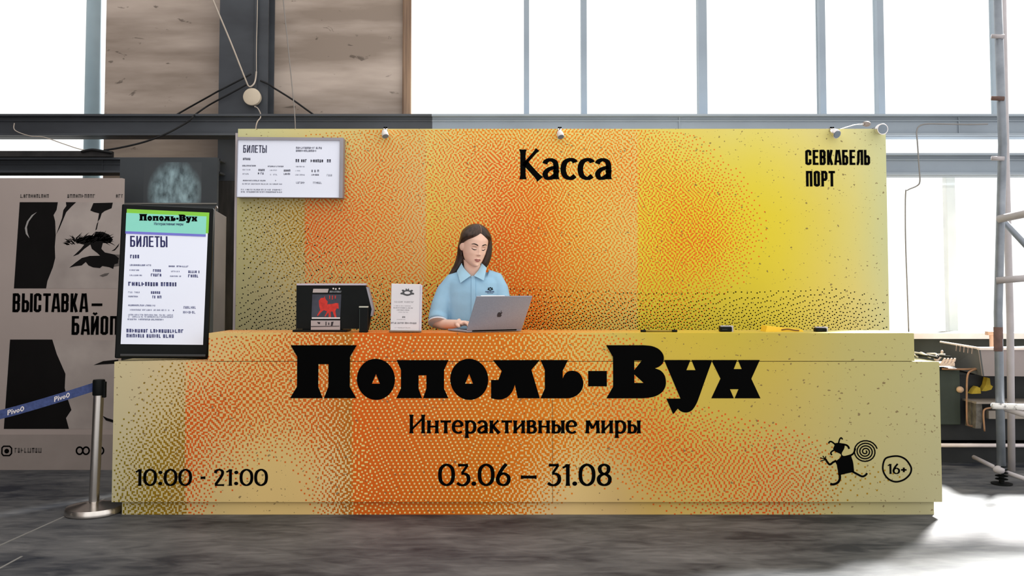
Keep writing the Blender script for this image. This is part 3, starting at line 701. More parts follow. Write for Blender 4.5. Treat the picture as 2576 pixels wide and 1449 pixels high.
# ------------------------------------------------------------------ clamp lamps on the board's top edge
CHROME = mat('brushed_chrome', (205, 200, 198), .22, metal=1.0, var=.05, scale=20)
LAMPW = mat('white_lamp_enamel', (214, 206, 200), .3, var=.05)
LENS = mat('grey_lens', (110, 122, 134), .15, var=.15, spec=.6)
def clamp_lamp(px, py, label, r=.03, tilt=(0, -.5, -.85), big=False):
    c = P(px, py, YB - .014 - r * 1.2); e = empty('clamp_lamp', (c.x, YB, c.z), label=label, cat='clamp lamp', group="clamp lamps on the printed board's top edge")
    mb = MB(); mb.box(c.x - .014, c.x + .014, YB - .012, YB - .002, BZT - .014, BZT + .012); mb.box(c.x - .014, c.x + .014, YB + .037, YB + .047, BZT - .014, BZT + .012); mb.box(c.x - .014, c.x + .014, YB - .012, YB + .047, BZT + .002, BZT + .012); mb.build('clamp', CHROME, e)
    d = Vector(tilt).normalized()
    MB().tube([Vector((c.x, YB - .008, BZT + .006)), Vector((c.x, YB - .03, c.z + .018)), c], .006, 8).build('bracket', CHROME, e, smooth=True)
    a = c - d * r * 1.1; b = c + d * r * 1.0
    MB().tube([a, a + d * r * .25, c, b - d * .002, b], [r * .45, r * .72, r * .95, r, r * .98], 20).build('lamp_head', LAMPW if not big else CHROME, e, smooth=True, angle=40)
    MB().tube([b - d * .001, b + d * .003], r * .82, 20).build('lamp_lens', LENS, e, smooth=True, angle=40)
clamp_lamp(968, 336, 'small pale clamp lamp near the ticket screen', .026, (.25, -.45, -.85))
clamp_lamp(1409, 338, 'small chrome clamp lamp above the big heading', .026, (.2, -.5, -.8))
clamp_lamp(2099, 334, 'chrome clamp lamp with a thin stay wire above the venue lettering', .033, (.3, -.75, -.5), True)
clamp_lamp(2214, 326, "round clamp lamp at the board's far right corner", .042, (.05, -1, -.08), True)
c0, c1 = P(2085, 330, YB - .02), P(2180, 312, YB + .3)
e = empty('stay_wire', (c0.x, YB + .02, BZT), label='thin pale stay wire with an oval fitting rising behind the board', cat='wire')
MB().tube([(c0.x, YB + .02, BZT + .002), P(2110, 326, YB + .1), P(2150, 314, YB + .2), c1], .0035, 6).build('wire', CHROME, e, smooth=True)
MB().ell(c1, (.034, .02, .022), 14, 8).build('fitting', mat('grey_beige_fitting', (128, 118, 112), .4), e, smooth=True)

# ------------------------------------------------------------------ screens
SCREEN = mat('lit_white_screen', (226, 230, 244), .3, var=.02, scale=1, emit=.12)
NAVY = mat('navy_screen_print', (34, 36, 92), .5, var=.05)
INKG = mat('grey_screen_print', (112, 114, 132), .5, var=.1)
FRAMEG = mat('grey_aluminium_frame', (150, 146, 152), .4, var=.06, metal=.3)
BLKP = mat('black_plastic', (13, 16, 16), .5, var=.15, scale=12, spec=.12)

# wall ticket screen, in its own frame: u right, z up, front towards -y
mu = P(602, 500, YB); mr = P(867, 500, YB); mt = P(607, 350, YB)
MW, MH = (mr.x - mu.x), (mt.z - mu.z)
ws_ = empty('ticket_screen', (mu.x + MW / 2, YB - .062, mu.z), (0, math.radians(.4), 0), label="wide white ticket price screen hung on the printed board's upper left corner", cat='screen')
MB().bbox(-MW / 2, MW / 2, 0, .06, 0, MH, .006).build('housing', FRAMEG, ws_, local=True)
mb = MB(); t = .004
mb.box(-MW / 2, MW / 2, -.02, 0, MH - .021, MH); mb.box(MW / 2 - .027, MW / 2, -.02, 0, 0, MH - .021); mb.box(-MW / 2, -MW / 2 + t, -.02, 0, 0, MH - .021); mb.box(-MW / 2 + t, MW / 2 - .027, -.02, 0, 0, t)
mb.build('frame', FRAMEG, ws_, local=True)
sx0, sx1, sz0, sz1 = -MW / 2 + t, MW / 2 - .027, t, MH - .021
MB().box(sx0, sx1, -.006, 0, sz0, sz1).build('screen_face', SCREEN, ws_, local=True)
def wf(u, v):   # pixels of the enlarged view (2308 wide) of the ticket screen
    return Vector((sx0 + (u - 150) / (1495 - 150) * (sx1 - sx0), -.0072, sz0 + (1010 - v) / (1010 - 262) * (sz1 - sz0)))
mb = MB(); text(mb, 'БИЛЕТЫ', cond_glyph, .14, wf, 218, 530, 428, 328, .03); mb.build('heading_lettering', mat('slate_screen_print', (88, 90, 112), .5), ws_, local=True)
rnd = random.Random(5); mb = MB()
for x0, x1, y, h, d in ((915, 1250, 372, 26, 1.2), (915, 1180, 410, 26, 1.2), (218, 305, 524, 28, 1.5), (912, 1070, 548, 38, 1.5), (1110, 1300, 548, 38, 1.5), (1325, 1390, 548, 38, 1.5), (212, 395, 608, 18, 1.3), (548, 755, 614, 18, 1.3),
                        (915, 1030, 614, 16, .8), (215, 320, 660, 16, .7), (412, 500, 668, 26, 1.5), (568, 660, 664, 16, .7), (760, 852, 672, 26, 1.5), (912, 975, 668, 16, .6), (1125, 1210, 676, 30, 1.3),
                        (218, 305, 716, 18, .8), (418, 500, 712, 26, 1.4), (580, 668, 722, 18, .7), (760, 850, 716, 24, 1.4), (912, 1040, 722, 16, .9), (1125, 1228, 722, 20, 1.3), (1328, 1390, 730, 26, .7),
                        (215, 520, 802, 16, 1.3), (640, 662, 800, 16, 1), (208, 740, 846, 16, .9), (912, 1040, 830, 26, .9), (1135, 1255, 830, 26, .9), (200, 740, 922, 18, 1), (200, 740, 952, 18, 1)):
    scribble(mb, wf, x0, x1, y, -h, rnd, d)
mb.build('small_print', INKG, ws_, local=True)

# portrait ticket kiosk standing on the counter's ledge
KW, KH, KTH = .545, .955, .07
kb = P(285, 908, .03)
kyaw = math.radians(15)
kx_ = kb.x + KW / 2 * math.cos(kyaw); ky_ = .045 + KW / 2 * math.sin(kyaw)
kio = empty('ticket_kiosk', (kx_, ky_, ZL + .010), (0, math.radians(1.5), kyaw), label='portrait ticket display in a black frame standing on the counter ledge', cat='screen')
MB().bbox(-KW / 2, KW / 2, 0, KTH, 0, KH, .008).build('housing', BLKP, kio, local=True)
MB().bbox(-KW / 2 + .03, KW / 2 - .01, -.012, .0, .012, .03, .004).build('sensor_bar', mat('black_gloss_strip', (14, 15, 15), .2, spec=.5), kio, local=True)
k0, k1, j0, j1 = -KW / 2 + .032, KW / 2 - .031, .088, KH - .034
MB().box(k0, k1, -.004, 0, j0, j1).build('screen_face', SCREEN, kio, local=True)
def kf2(X, Yv):      # pixels of the enlarged view (1070x1449)
    v = (Yv - 105 - 22 * (X - 125) / 690 * max(0, 1 - (Yv - 105) / 1180)) / 1180
    u = (X - 125 + 55 * v) / 690
    return (k0 + u * (k1 - k0), j1 - v * (j1 - j0))
def kplane(off):
    return lambda X, Yv: Vector((kf2(X, Yv)[0], off, kf2(X, Yv)[1]))
bw = (k1 - k0); bh = (j1 - j0)
MB().box(k0 - .001, k1 + .004, -.006, -.004, j1 - .128, j1 + .004).build('green_band', mat('lime_screen_band', (128, 196, 60), .5, var=.03, emit=.1), kio, local=True)
MB().box(k0 - .003, k1 - .012, -.0075, -.006, j1 - .135, j1 - .021).build('turquoise_band', mat('turquoise_screen_band', (134, 210, 192), .5, var=.03, emit=.1), kio, local=True)
MB().box(k0 - .003, k1 - .012, -.0078, -.006, j1 - .150, j1 - .135).build('violet_band', mat('violet_screen_band', (112, 112, 200), .5, var=.03, emit=.1), kio, local=True)
kp = kplane(-.0088)
mb = MB()
tx0, tx1, ty0, ty1 = 731, 1912, 868, 1041
place_polys(mb, [([(225 + (x - tx0) / (tx1 - tx0) * 493, 142 + (y - ty0) / (ty1 - ty0) * 76) for x, y in o_], [[(225 + (x - tx0) / (tx1 - tx0) * 493, 142 + (y - ty0) / (ty1 - ty0) * 76) for x, y in h] for h in hs]) for o_, hs in TITLE], kp)
mb.build('title_lettering', BLACK, kio, local=True)
line(kio, 'subtitle_lettering', 'Интерактивные миры', flare_glyph, .15, 0, 350, 597, 238, 213, .035, m=NAVY, f=kp, local=True)
kp = kplane(-.0052)
mb = MB(); text(mb, 'БИЛЕТЫ', cond_glyph, .13, kp, 150, 462, 432, 336, .03); mb.build('heading_lettering', NAVY, kio, local=True)
mb = MB(); rnd = random.Random(9)
for x0, x1, y, h, d in ((150, 222, 533, 30, 1.4), (148, 320, 600, 14, 1.2), (472, 632, 606, 14, 1.3), (146, 222, 643, 12, .9), (340, 412, 650, 22, 1.4), (480, 560, 650, 12, .9), (638, 732, 656, 22, 1.4), (146, 252, 688, 12, .9), (322, 410, 690, 24, 1.3), (482, 578, 692, 12, .9), (636, 726, 694, 24, 1.4),
                        (134, 552, 775, 34, 1.5), (134, 228, 838, 14, .7), (322, 405, 842, 22, 1.4), (134, 222, 875, 14, .8), (322, 402, 882, 24, 1.2), (134, 358, 952, 14, 1), (134, 470, 992, 14, .7), (500, 520, 992, 12, 1.6), (596, 698, 970, 22, .8), (592, 698, 1012, 22, .8), (134, 512, 1035, 14, .7), (134, 512, 1052, 14, .7), (128, 425, 1075, 14, .9),
                        (118, 585, 1182, 30, 1.4), (118, 508, 1226, 30, 1.3)):
    scribble(mb, kp, x0, x1, y, -h, rnd, d)
mb.build('small_print', mat('soft_navy_print', (78, 82, 128), .5), kio, local=True)

# grey folding board edge and hook behind the kiosk
fa, fb = P(536, 830, .75), P(562, 830, .9)
ft0, ft1 = P(537, 530, .75).z, P(562, 545, .9).z
fz = 0.0
e = empty('folding_board', ((fa.x + fb.x) / 2, .8, 0), label='narrow pale grey folding board edge between the kiosk and the printed board', cat='board')
MB().hexa([(fa.x, .75, fz), (fb.x, .9, fz), (fb.x, .93, fz), (fa.x, .78, fz), (fa.x, .75, ft0), (fb.x, .9, ft1), (fb.x, .93, ft1), (fa.x, .78, ft0)]).build('panel', mat('pale_grey_board', (150, 144, 140), .5, col2=(112, 108, 106), scale=1.2), e)
hk = P(541, 530, .77)
MB().tube(cat([(hk.x, .77, ft0 - .012), (hk.x + .004, .765, ft0 + .02), (hk.x + .016, .76, ft0 + .032), (hk.x + .022, .755, ft0 + .015)], 4), .004, 8).build('hook', CHROME, e, smooth=True)

# dark display board with a pale blue painted patch
YD = 1.75
d0, d1 = P(300, 512, YD), P(547, 398, YD)
e = empty('dark_display_board', ((d0.x + d1.x) / 2, YD, 0), label='dark board with a pale blue misty picture above the kiosk', cat='display board')
MB().box(d0.x, d1.x, YD, YD + .04, 0, d1.z).build('panel', mat('charcoal_board', (62, 66, 70), .5, var=.15, scale=2, spec=.2), e)
MB().box(d0.x, d1.x, YD - .012, YD, d0.z - .006, d0.z + .004).build('ledge_strip', mat('pale_ledge', (120, 118, 114), .5), e)
def blob_mat(c, rx, rz):
    '''a misty pale picture that fades into the charcoal board around it'''
    m = mat('misty_blue_picture', (150, 176, 184), .6, col2=(70, 84, 90), scale=11, stretch=(1.5, 1, .8), contrast=(.36, .68), detail=8)
    nt = m.node_tree; b = nt.nodes['Principled BSDF']; src = b.inputs['Base Color'].links[0].from_socket; L = nt.links.new
    tc = nt.nodes.new('ShaderNodeTexCoord'); mp = nt.nodes.new('ShaderNodeMapping'); mp.vector_type = 'TEXTURE'
    mp.inputs['Location'].default_value = c; mp.inputs['Scale'].default_value = (rx, 1, rz)
    ln = nt.nodes.new('ShaderNodeVectorMath'); ln.operation = 'LENGTH'; ml = nt.nodes.new('ShaderNodeVectorMath'); ml.operation = 'MULTIPLY'; ml.inputs[1].default_value = (1, 0, 1)
    L(tc.outputs['Object'], mp.inputs['Vector']); L(mp.outputs[0], ml.inputs[0]); L(ml.outputs[0], ln.inputs[0])
    rp = nt.nodes.new('ShaderNodeValToRGB'); rp.color_ramp.elements[0].position = .62; rp.color_ramp.elements[0].color = (1, 1, 1, 1); rp.color_ramp.elements[1].position = .98; rp.color_ramp.elements[1].color = (0, 0, 0, 1)
    L(ln.outputs['Value'], rp.inputs['Fac'])
    mx = nt.nodes.new('ShaderNodeMix'); mx.data_type = 'RGBA'; L(rp.outputs['Color'], mx.inputs['Factor']); mx.inputs['A'].default_value = lin((62, 66, 70)); L(src, mx.inputs['B']); L(mx.outputs['Result'], b.inputs['Base Color'])
    return m
pa, pb = P(360, 512, YD), P(508, 408, YD); pc = P(440, 486, YD) - Vector(e.location)
mb = MB(); mb.box(pa.x, pb.x, YD - .0012, YD, pa.z + .006, pb.z); mb.build('picture', blob_mat(pc, (pb.x - pa.x) * .5, (pb.z - pa.z) * .86), e)

# ------------------------------------------------------------------ face poster
YP = 1.36
q0, q1 = P(-170, 1175, YP), P(307, 448, YP)
POST = mat('poster_paper', (168, 154, 148), .6, var=.05, scale=1.5)
PBLK = mat('poster_black', (17, 15, 15), .7, var=.25, scale=3, spec=.1)
PGRY = mat('poster_light_skin', (178, 166, 160), .6, col2=(150, 139, 134), scale=3)
PMID = mat('poster_mid_grey', (92, 85, 82), .6, var=.3, scale=30, stretch=(1, 1, 2))
po = empty('face_poster', ((q0.x + q1.x) / 2, YP, 0), label='tall beige exhibition poster board with cropped black and white faces', cat='poster')
zb_ = max(0.0, q0.z)
MB().box(q0.x, q1.x, YP, YP + .05, 0, q1.z).build('panel', POST, po)
def pf(k): return plane_f(150, 800, YP, .001 + .0005 * k)
def ppoly(name, m, k, lists):
    mb = MB()
    for pts, smooth in lists: mb.poly([pf(k)(*p) for p in (sm(pts, 4) if smooth else pts)])
    return mb.build(name, m, po)
A5 = lambda *p: [(a / 3.45, 440 + b / 3.45) for a, b in p]
ppoly('photo_background', PGRY, 0, [(A5((145, 232), (1048, 232), (1020, 985), (115, 985)), False), ([(25, 856), (300, 856), (292, 1077), (17, 1077)], False)])
ppoly('dark_profile', PBLK, 1, [(A5((147, 232), (480, 232), (470, 300), (445, 345), (460, 400), (468, 520), (462, 620), (468, 720), (450, 800), (405, 920), (395, 985), (115, 985)), False)])
ppoly('dark_profile', PBLK, 1, [([(27, 854), (133, 854), (145, 890), (168, 940), (167, 975), (176, 1005), (185, 1030), (172, 1050), (180, 1077), (17, 1077)], False)])
ppoly('hair_strand', PBLK, 2, [
    (A5((550, 232), (640, 232), (600, 270), (555, 320), (500, 460), (470, 520), (520, 370), (530, 300), (555, 265)), False),
    (A5((790, 240), (960, 236), (950, 285), (890, 310), (865, 330), (850, 380), (830, 405), (842, 330), (800, 320), (765, 305)), False),
    (A5((825, 420), (838, 400), (825, 470), (812, 480)), False)])
ppoly('eyebrow', PBLK, 2, [
    (A5((620, 560), (700, 540), (760, 520), (800, 528), (815, 490), (880, 492), (935, 518), (968, 560), (945, 590), (880, 590), (868, 640), (900, 672), (985, 690), (1022, 722), (1015, 765), (955, 755), (870, 712), (838, 680), (785, 640), (772, 602), (720, 640), (670, 688), (622, 706), (690, 640), (718, 604), (660, 590)), False),
    (A5((955, 660), (985, 640), (1025, 590), (1015, 620), (985, 655)), False)])
mb = MB(); rnd = random.Random(21); f = pf(2)
for k in range(110):
    t = rnd.random(); bx = 560 + 400 * t; by = float(np.interp(t, [0, .35, .55, .65, 1], [590, 560, 560, 545, 560])) + rnd.uniform(-26, 30)
    ln = rnd.uniform(34, 66); an = math.radians(rnd.uniform(15, 60) if t < .6 else rnd.uniform(-30, 70))
    p, q = A5((bx, by), (bx + ln * math.cos(an) * (1 if t > .2 else -.9), by - ln * math.sin(an) * (1 if t > .12 else .3)))
    put(mb, ribbon([p, ((p[0] + q[0]) / 2, (p[1] + q[1]) / 2 - .6), q], [2.4, 1.6, .3]), f)
mb.build('eyebrow_hair', PBLK, po)
ppoly('eye_shade', PMID, 1, [(A5((855, 875), (900, 855), (942, 850), (925, 872), (885, 886)), False)])
ppoly('eye_shade', PMID, 1, [(A5((985, 690), (1035, 690), (1025, 790), (965, 800), (930, 760)), False)])
ppoly('eye', PBLK, 3, [
    (A5((592, 805), (640, 765), (700, 720), (770, 702), (860, 700), (960, 740), (1020, 765), (985, 775), (975, 815), (940, 800), (880, 790), (860, 808), (800, 802), (760, 785), (735, 755), (700, 785), (640, 792)), False)])
ppoly('eyelash', PBLK, 3, [([(238, 918), (262, 908), (300, 904), (300, 914), (262, 916)], False)])
ppoly('lip_corner', PBLK, 3, [([(263, 1044), (275, 1050), (292, 1055), (292, 1062), (272, 1056)], False)])
ppoly('earring', mat('poster_pale_grey', (150, 146, 144), .6), 3, [(A5((300, 318), (255, 345), (215, 400), (198, 460), (208, 510), (240, 548), (222, 500), (216, 450), (232, 400), (268, 350)), False)])
f = pf(2)
mb = MB(); text(mb, 'ВЫСТАВКА', cond_glyph, .15, f, 31, 222, 785, 738, .03); text(mb, '–', cond_glyph, .16, f, 230, 257, 790, 738)
mb.build('heading_lettering', BLACK, po)
mb = MB(); text(mb, 'БАЙОП', cond_glyph, .15, f, 181, 297, 842, 795, .03); mb.build('heading_lettering', BLACK, po)
mb = MB(); rnd = random.Random(2)
for x0, x1 in ((44, 112), (163, 233), (286, 304)):
    mb = MB(); scribble(mb, f, x0, x1, 496, -9, rnd, 1.1, 0); mb.build('small_print', PMID, po)
MB().box(q0.x, q1.x, YP - .002, YP, 0, P(150, 1093, YP).z).build('footer_band', mat('poster_footer', (150, 138, 132), .6, var=.05), po)
f = pf(5); mb = MB()
put(mb, ribbon([(14, 1124), (18, 1120), (33, 1120), (38, 1125), (38, 1138), (33, 1143), (18, 1143), (14, 1138)], 3.5, True), f); put(mb, disc(26, 1132, 6), f)
mb.build('sponsor_mark', BLACK, po)
mb = MB(); scribble(mb, f, 46, 112, 1136, -12, rnd, 1.0, 0); mb.build('small_print', PMID, po)
mb = MB()
for cx in (208, 224, 246, 260): put(mb, ribbon([(cx + 8 * math.cos(a), 1131 + 9 * math.sin(a)) for a in [2 * math.pi * i / 14 for i in range(14)]], 4, True), f)
mb.build('sponsor_mark', BLACK, po)

# ------------------------------------------------------------------ belt post
STEEL = mat('brushed_steel', (206, 200, 194), .24, metal=1.0, var=.06, scale=30, stretch=(1, 1, .05))
bs = PZ(236, 1290, 0); st = empty('belt_post', (bs.x, bs.y, 0), label='brushed steel queue post with a blue belt beside the counter', cat='queue post')
r = 67 / 2255 * (bs.y - CAMY)
MB().lathe(bs, [(r * .97, 0), (r, .006), (r, .032), (r * .96, .042), (r * .55, .056), (.05, .066), (.034, .07)], 40).build('base', STEEL, st, smooth=True, angle=35)
hz = P(250, 955, bs.y).z
tp = Vector((P(249, 960, bs.y).x, bs.y, 0)); MB().tube([(bs.x, bs.y, .066), (tp.x, bs.y, hz - .09)], .030, 28).build('pole', STEEL, st, smooth=True, angle=40)
bs = tp; hd = MB(); hd.lathe(bs, [(.034, hz - .095), (.036, hz - .09), (.036, hz - .01), (.033, hz), (.028, hz)], 28); hd.build('belt_head', BLKP, st, smooth=True, angle=40)
MB().bbox(bs.x + .03, bs.x + .044, bs.y - .012, bs.y + .012, hz - .11, hz - .012, .003).build('belt_catch', BLKP, st)
BELT = mat('blue_woven_belt', (66, 80, 128), .75, var=.12, scale=60, col2=(50, 62, 104))
zb0 = P(240, 974, bs.y).z; bh_ = .054
far = P(-420, 1112, bs.y - .55)
def bp(t):
    a = Vector((bs.x - .035, bs.y, zb0)); p = a.lerp(far, t); p.z -= .05 * math.sin(math.pi * t) ; return p
mb = MB(); N = 28
rings = [[bp(t) + Vector((0, -.001, -bh_ / 2)), bp(t) + Vector((0, .001, -bh_ / 2)), bp(t) + Vector((0, .001, bh_ / 2)), bp(t) + Vector((0, -.001, bh_ / 2))] for t in [i / N for i in range(N + 1)]]
mb.loft(rings); mb.build('belt', BELT, st)
g2 = {'P': (.6, stem(.12, 0, .12, 1, .2, 1) + curve([(.12, .93), (.38, .93), (.52, .75), (.38, .52), (.12, .5)], .18)), 'i': (.28, stem(.12, 0, .12, .65, .19, 1) + disc(.12, .88, .11)),
      'v': (.5, ribbon([(.03, .66), (.24, .02)], .18) + ribbon([(.45, .66), (.24, .02)], .18)), 'o': (.56, curve([(.27, .6), (.46, .35), (.27, .08), (.08, .35)], .17, None, True)), 'O': (.7, curve([(.33, .92), (.58, .5), (.33, .08), (.08, .5)], .18, None, True))}
for t0, t1 in ((.098, .163), (.285, .352)):
    polys, a, b = layout('PivoO', lambda c, w: g2[c], .2, .03)
    mb = MB(); put(mb, polys, lambda u, v: bp(t1 + (t0 - t1) * (u - a) / (b - a)) + Vector((0, -.0022, (v - .5) * .030)))
    mb.build('belt_lettering', mat('white_belt_print', (214, 206, 206), .7), st)

fp = empty('belt_post', (far.x - .04, far.y, 0), label='second brushed steel queue post holding the free end of the blue belt', cat='queue post')
zt = far.z + .05; fb0 = Vector((far.x - .04, far.y, 0))
MB().lathe(fb0, [(r * .97, 0), (r, .006), (r, .032), (r * .96, .042), (r * .55, .056), (.05, .066), (.034, .07)], 40).build('base', STEEL, fp, smooth=True, angle=35)
MB().lathe(fb0, [(.030, .066), (.030, zt - .09)], 28).build('pole', STEEL, fp, smooth=True, angle=40)
MB().lathe(fb0, [(.034, zt - .095), (.036, zt - .09), (.036, zt - .01), (.033, zt), (.028, zt)], 28).build('belt_head', BLKP, fp, smooth=True, angle=40)

# ------------------------------------------------------------------ things on the counter
ZC = ZR
EYE = [([((x - 1995) / 225, (362 - y) / 122) for x, y in sm([(1996, 330), (2004, 316), (2036, 302), (2018, 280), (2026, 263), (2048, 264), (2072, 278), (2082, 250), (2090, 239), (2108, 262), (2126, 239), (2134, 250), (2144, 278), (2168, 264), (2190, 263), (2200, 280), (2180, 302), (2214, 316), (2221, 330), (2212, 341), (2180, 343), (2150, 356), (2108, 366), (2066, 356), (2034, 343), (2004, 341)], 2)], [[((2108 - 1995) / 225 + .215 * math.cos(a), (362 - 312) / 122 + .20 * math.sin(a)) for a in [2 * math.pi * i / 20 for i in range(20)]]])]
# back of a register screen carrying a red animal picture
rt = empty('register_screen', (P(835, 830, .15).x, .17, ZC), label='black register screen back with a red animal picture', cat='register')
YR = .14
x0, x1 = P(745, 800, YR).x, P(918, 800, YR).x; z1 = P(830, 717, YR).z; z0 = ZC + .020
sl = [P(*q, YR) for q in ((921, 722), (930, 758), (935, 778), (932, 795), (926, 826))]
bd = MB(); bd.prism([(x0, YR, z0), (sl[4].x, YR, z0), (sl[3].x, YR, sl[3].z), (sl[2].x, YR, sl[2].z), (sl[1].x, YR, sl[1].z), (x1, YR, z1), (x0, YR, z1)], (0, .05, 0)); bd.build('housing', BLKP, rt)
wd = MB(); o_ = .0135
for a, b in zip(sl[:3], sl[1:4]): wd.hexa([(b.x, YR - .004, b.z), (b.x + o_, YR - .004, b.z), (b.x + o_, YR + .045, b.z), (b.x, YR + .045, b.z), (a.x, YR - .004, a.z), (a.x + o_, YR - .004, a.z), (a.x + o_, YR + .045, a.z), (a.x, YR + .045, a.z)])
wd.build('side_cover', FRAMEG, rt)
MB().box(x0 + .002, x1 + .004, YR - .003, YR + .05, z1 - .002, z1 + .010).build('top_trim', mat('pale_lilac_trim', (188, 176, 186), .4), rt)
MB().bbox(x0 - .02, P(873, 830, YR).x, YR - .012, YR + .15, ZC, ZC + .014, .004).build('foot', BLKP, rt)
MB().box(P(760, 830, YR).x, P(860, 830, YR).x, YR + .01, YR + .045, ZC + .012, z0 + .01).build('neck', BLKP, rt)
fR = lambda k: plane_f(822, 780, YR, .001 + .0006 * k)
def rp_(name, m, k, pts, holes=()): return (lambda mb: mb.build(name, m, rt))((lambda mb: (mb.poly([fR(k)(*p) for p in pts]), mb)[1])(MB()))
A2 = lambda *p: [(700 + a / 6.44, 690 + b / 6.44) for a, b in p]
rp_('picture', mat('slate_picture_ground', (58, 60, 72), .5, var=.2, scale=20), 0, A2((550, 325), (1020, 325), (1005, 690), (540, 690)))
RED = mat('red_picture_print', (196, 46, 36), .5, var=.25, scale=40)
mb = MB()
for pts in (((655, 430), (690, 385), (740, 380), (750, 350), (765, 400), (800, 440), (795, 485), (870, 480), (935, 465), (975, 470), (980, 560), (950, 550), (925, 590), (945, 695), (915, 695), (880, 600), (850, 610), (855, 695), (820, 695), (815, 620), (760, 690), (755, 670), (790, 600), (740, 580), (690, 620), (640, 680), (632, 660), (680, 580), (665, 520)),
            ((825, 345), (838, 345), (836, 400), (824, 400)), ((868, 345), (884, 345), (882, 410), (868, 410)), ((915, 345), (932, 345), (930, 395), (915, 395))):
    mb.poly([fR(1)(*p) for p in A2(*pts)])
mb.build('animal_print', RED, rt)
rp_('paper_slip', mat('pale_slip', (176, 164, 160), .6, var=.06), 1, A2((565, 235), (815, 235), (800, 297), (555, 297)))
rp_('caption_strip', mat('grey_caption', (118, 120, 124), .5, col2=(60, 64, 66), scale=60), 1, A2((835, 265), (1025, 265), (1015, 298), (825, 298)))
mb = MB(); [put(mb, disc(*A2((x, 232 if x != 930 else 238))[0], 2.2, 10), fR(1)) for x in (890, 930, 988)]; mb.build('indicator_light', LAMPW, rt)
rp_('white_line', mat('white_line_print', (226, 220, 220), .5), 1, A2((545, 697), (1003, 697), (1003, 720), (545, 720)))
mb = MB(); mb.box(P(783, 830, YR).x, P(856, 830, YR).x, YR - .012, YR - .002, ZC + .014, P(820, 806, YR).z); mb.build('card_slot_plate', mat('pale_slot_plate', (170, 160, 160), .5, var=.05), rt)
mb = MB(); fq = plane_f(822, 780, YR, .0135)
for pts in (((640, 770), (690, 775), (685, 805), (655, 800)), ((775, 765), (790, 765), (790, 825), (775, 830)), ((820, 780), (835, 780), (835, 820), (820, 820)), ((868, 770), (905, 765), (890, 830), (860, 835)), ((540, 838), (1000, 832), (1000, 842), (540, 850))):
    mb.poly([fq(*p) for p in A2(*pts)])
mb.build('slot_mark', mat('dark_slot_mark', (50, 44, 48), .6), rt)
cr_ = empty('card_terminal', (P(914, 830, .09).x, .09, ZC), label='upright black card terminal with a pale top edge in front of the register screen', cat='card terminal')
YT = .07; x0, x1 = P(903, 800, YT).x, P(925, 800, YT).x; z1 = P(914, 772, YT).z
MB().bbox(x0, x1, YT, YT + .035, ZC, z1, .005).build('body', BLKP, cr_)
MB().box(x0, x1, YT - .002, YT + .03, z1 - .004, z1 + .004).build('top_edge', mat('pale_top_edge', (196, 194, 178), .4), cr_)
MB().box(x0 + .003, x0 + .005, YT - .0015, YT, ZC + .01, z1 - .012).build('side_line', mat('grey_green_line', (62, 74, 70), .4), cr_)

# leaflet in a clear stand
lf = empty('leaflet_stand', (P(1020, 840, .06).x, .05, ZC + .004), (math.radians(-4), math.radians(1.2), math.radians(10)), label='white upright notice with a dark crowned eye mark on the counter', cat='notice stand')
LW, LH = .183, .298
MB().bbox(-LW / 2, LW / 2, 0, .012, .004, LH, .003).build('panel', mat('white_notice_card', (216, 210, 212), .5, var=.03), lf, local=True)
MB().bbox(LW / 2 - .006, LW / 2 + .008, -.004, .03, .004, LH - .004, .003).build('side_edge', mat('clear_edge', (196, 190, 202), .2, spec=.5), lf, local=True)
MB().bbox(-LW / 2 - .008, LW / 2 + .008, -.012, .05, 0, .010, .003).build('foot', mat('smoky_foot', (120, 104, 88), .3, spec=.5), lf, local=True)
flf = lambda X, Yv: Vector((-LW / 2 + (X - 1850) / 480 * LW, -.001, .01 + (940 - Yv) / 770 * (LH - .012)))
mb = MB(); place_polys(mb, [([(1995 + x * 225, 362 - y * 122) for x, y in o_], [[(1995 + x * 225, 362 - y * 122) for x, y in h] for h in hs]) for o_, hs in EYE], flf)
mb.build('eye_emblem', mat('charcoal_print', (76, 76, 78), .6), lf, local=True)
mb = MB(); rnd = random.Random(4)
for x0, x1, y, h, d in ((1890, 2220, 480, 26, .5), (1900, 2180, 540, 14, .6), (1890, 2210, 575, 16, .9), (1945, 2150, 612, 18, .8), (1970, 2130, 645, 14, .5), (2035, 2100, 732, 26, 1.6), (1950, 2090, 768, 14, .5), (1862, 2260, 832, 28, 1.4), (1920, 2170, 905, 18, .4)):
    scribble(mb, flf, x0, x1, y, -h, rnd, d)
    if y == 645: mb.build('small_print', mat('grey_notice_print', (140, 136, 140), .6), lf, local=True); mb = MB()
mb.build('small_print', mat('grey_notice_print', (140, 136, 140), .6), lf, local=True)

# small things at the right of the counter
def card_reader(px0, px1, py0, label):
    Y = .16; x0, x1 = P(px0, 838, Y).x, P(px1, 838, Y).x; z1 = P(px0, py0, Y).z
    e = empty('card_reader', ((x0 + x1) / 2, Y, ZC), label=label, cat='card reader', group='small black card readers on the counter')
    MB().bbox(x0, x1, Y, Y + .05, ZC, z1, .006).build('body', BLKP, e)
    MB().box(x0 + .01, x1 + .012, Y + .02, Y + .056, ZC, z1 + .006).build('back_edge', mat('pale_reader_edge', (200, 196, 204), .4), e)
    MB().bbox(x0 + .012, x1 - .03, Y - .001, Y, ZC + .012, z1 - .014, .0004).build('keypad', mat('dark_keypad', (38, 42, 40), .6), e)
card_reader(1812, 1842, 822, 'taller small black card reader on the counter under the yellow part')
card_reader(2052, 2081, 825, 'lower flat black card reader near the counter right end')
YEL = mat('yellow_packet', (246, 204, 60), .5, var=.05)
y0 = .16; a, b = P(1926, 838, y0).x, P(2022, 838, y0).x
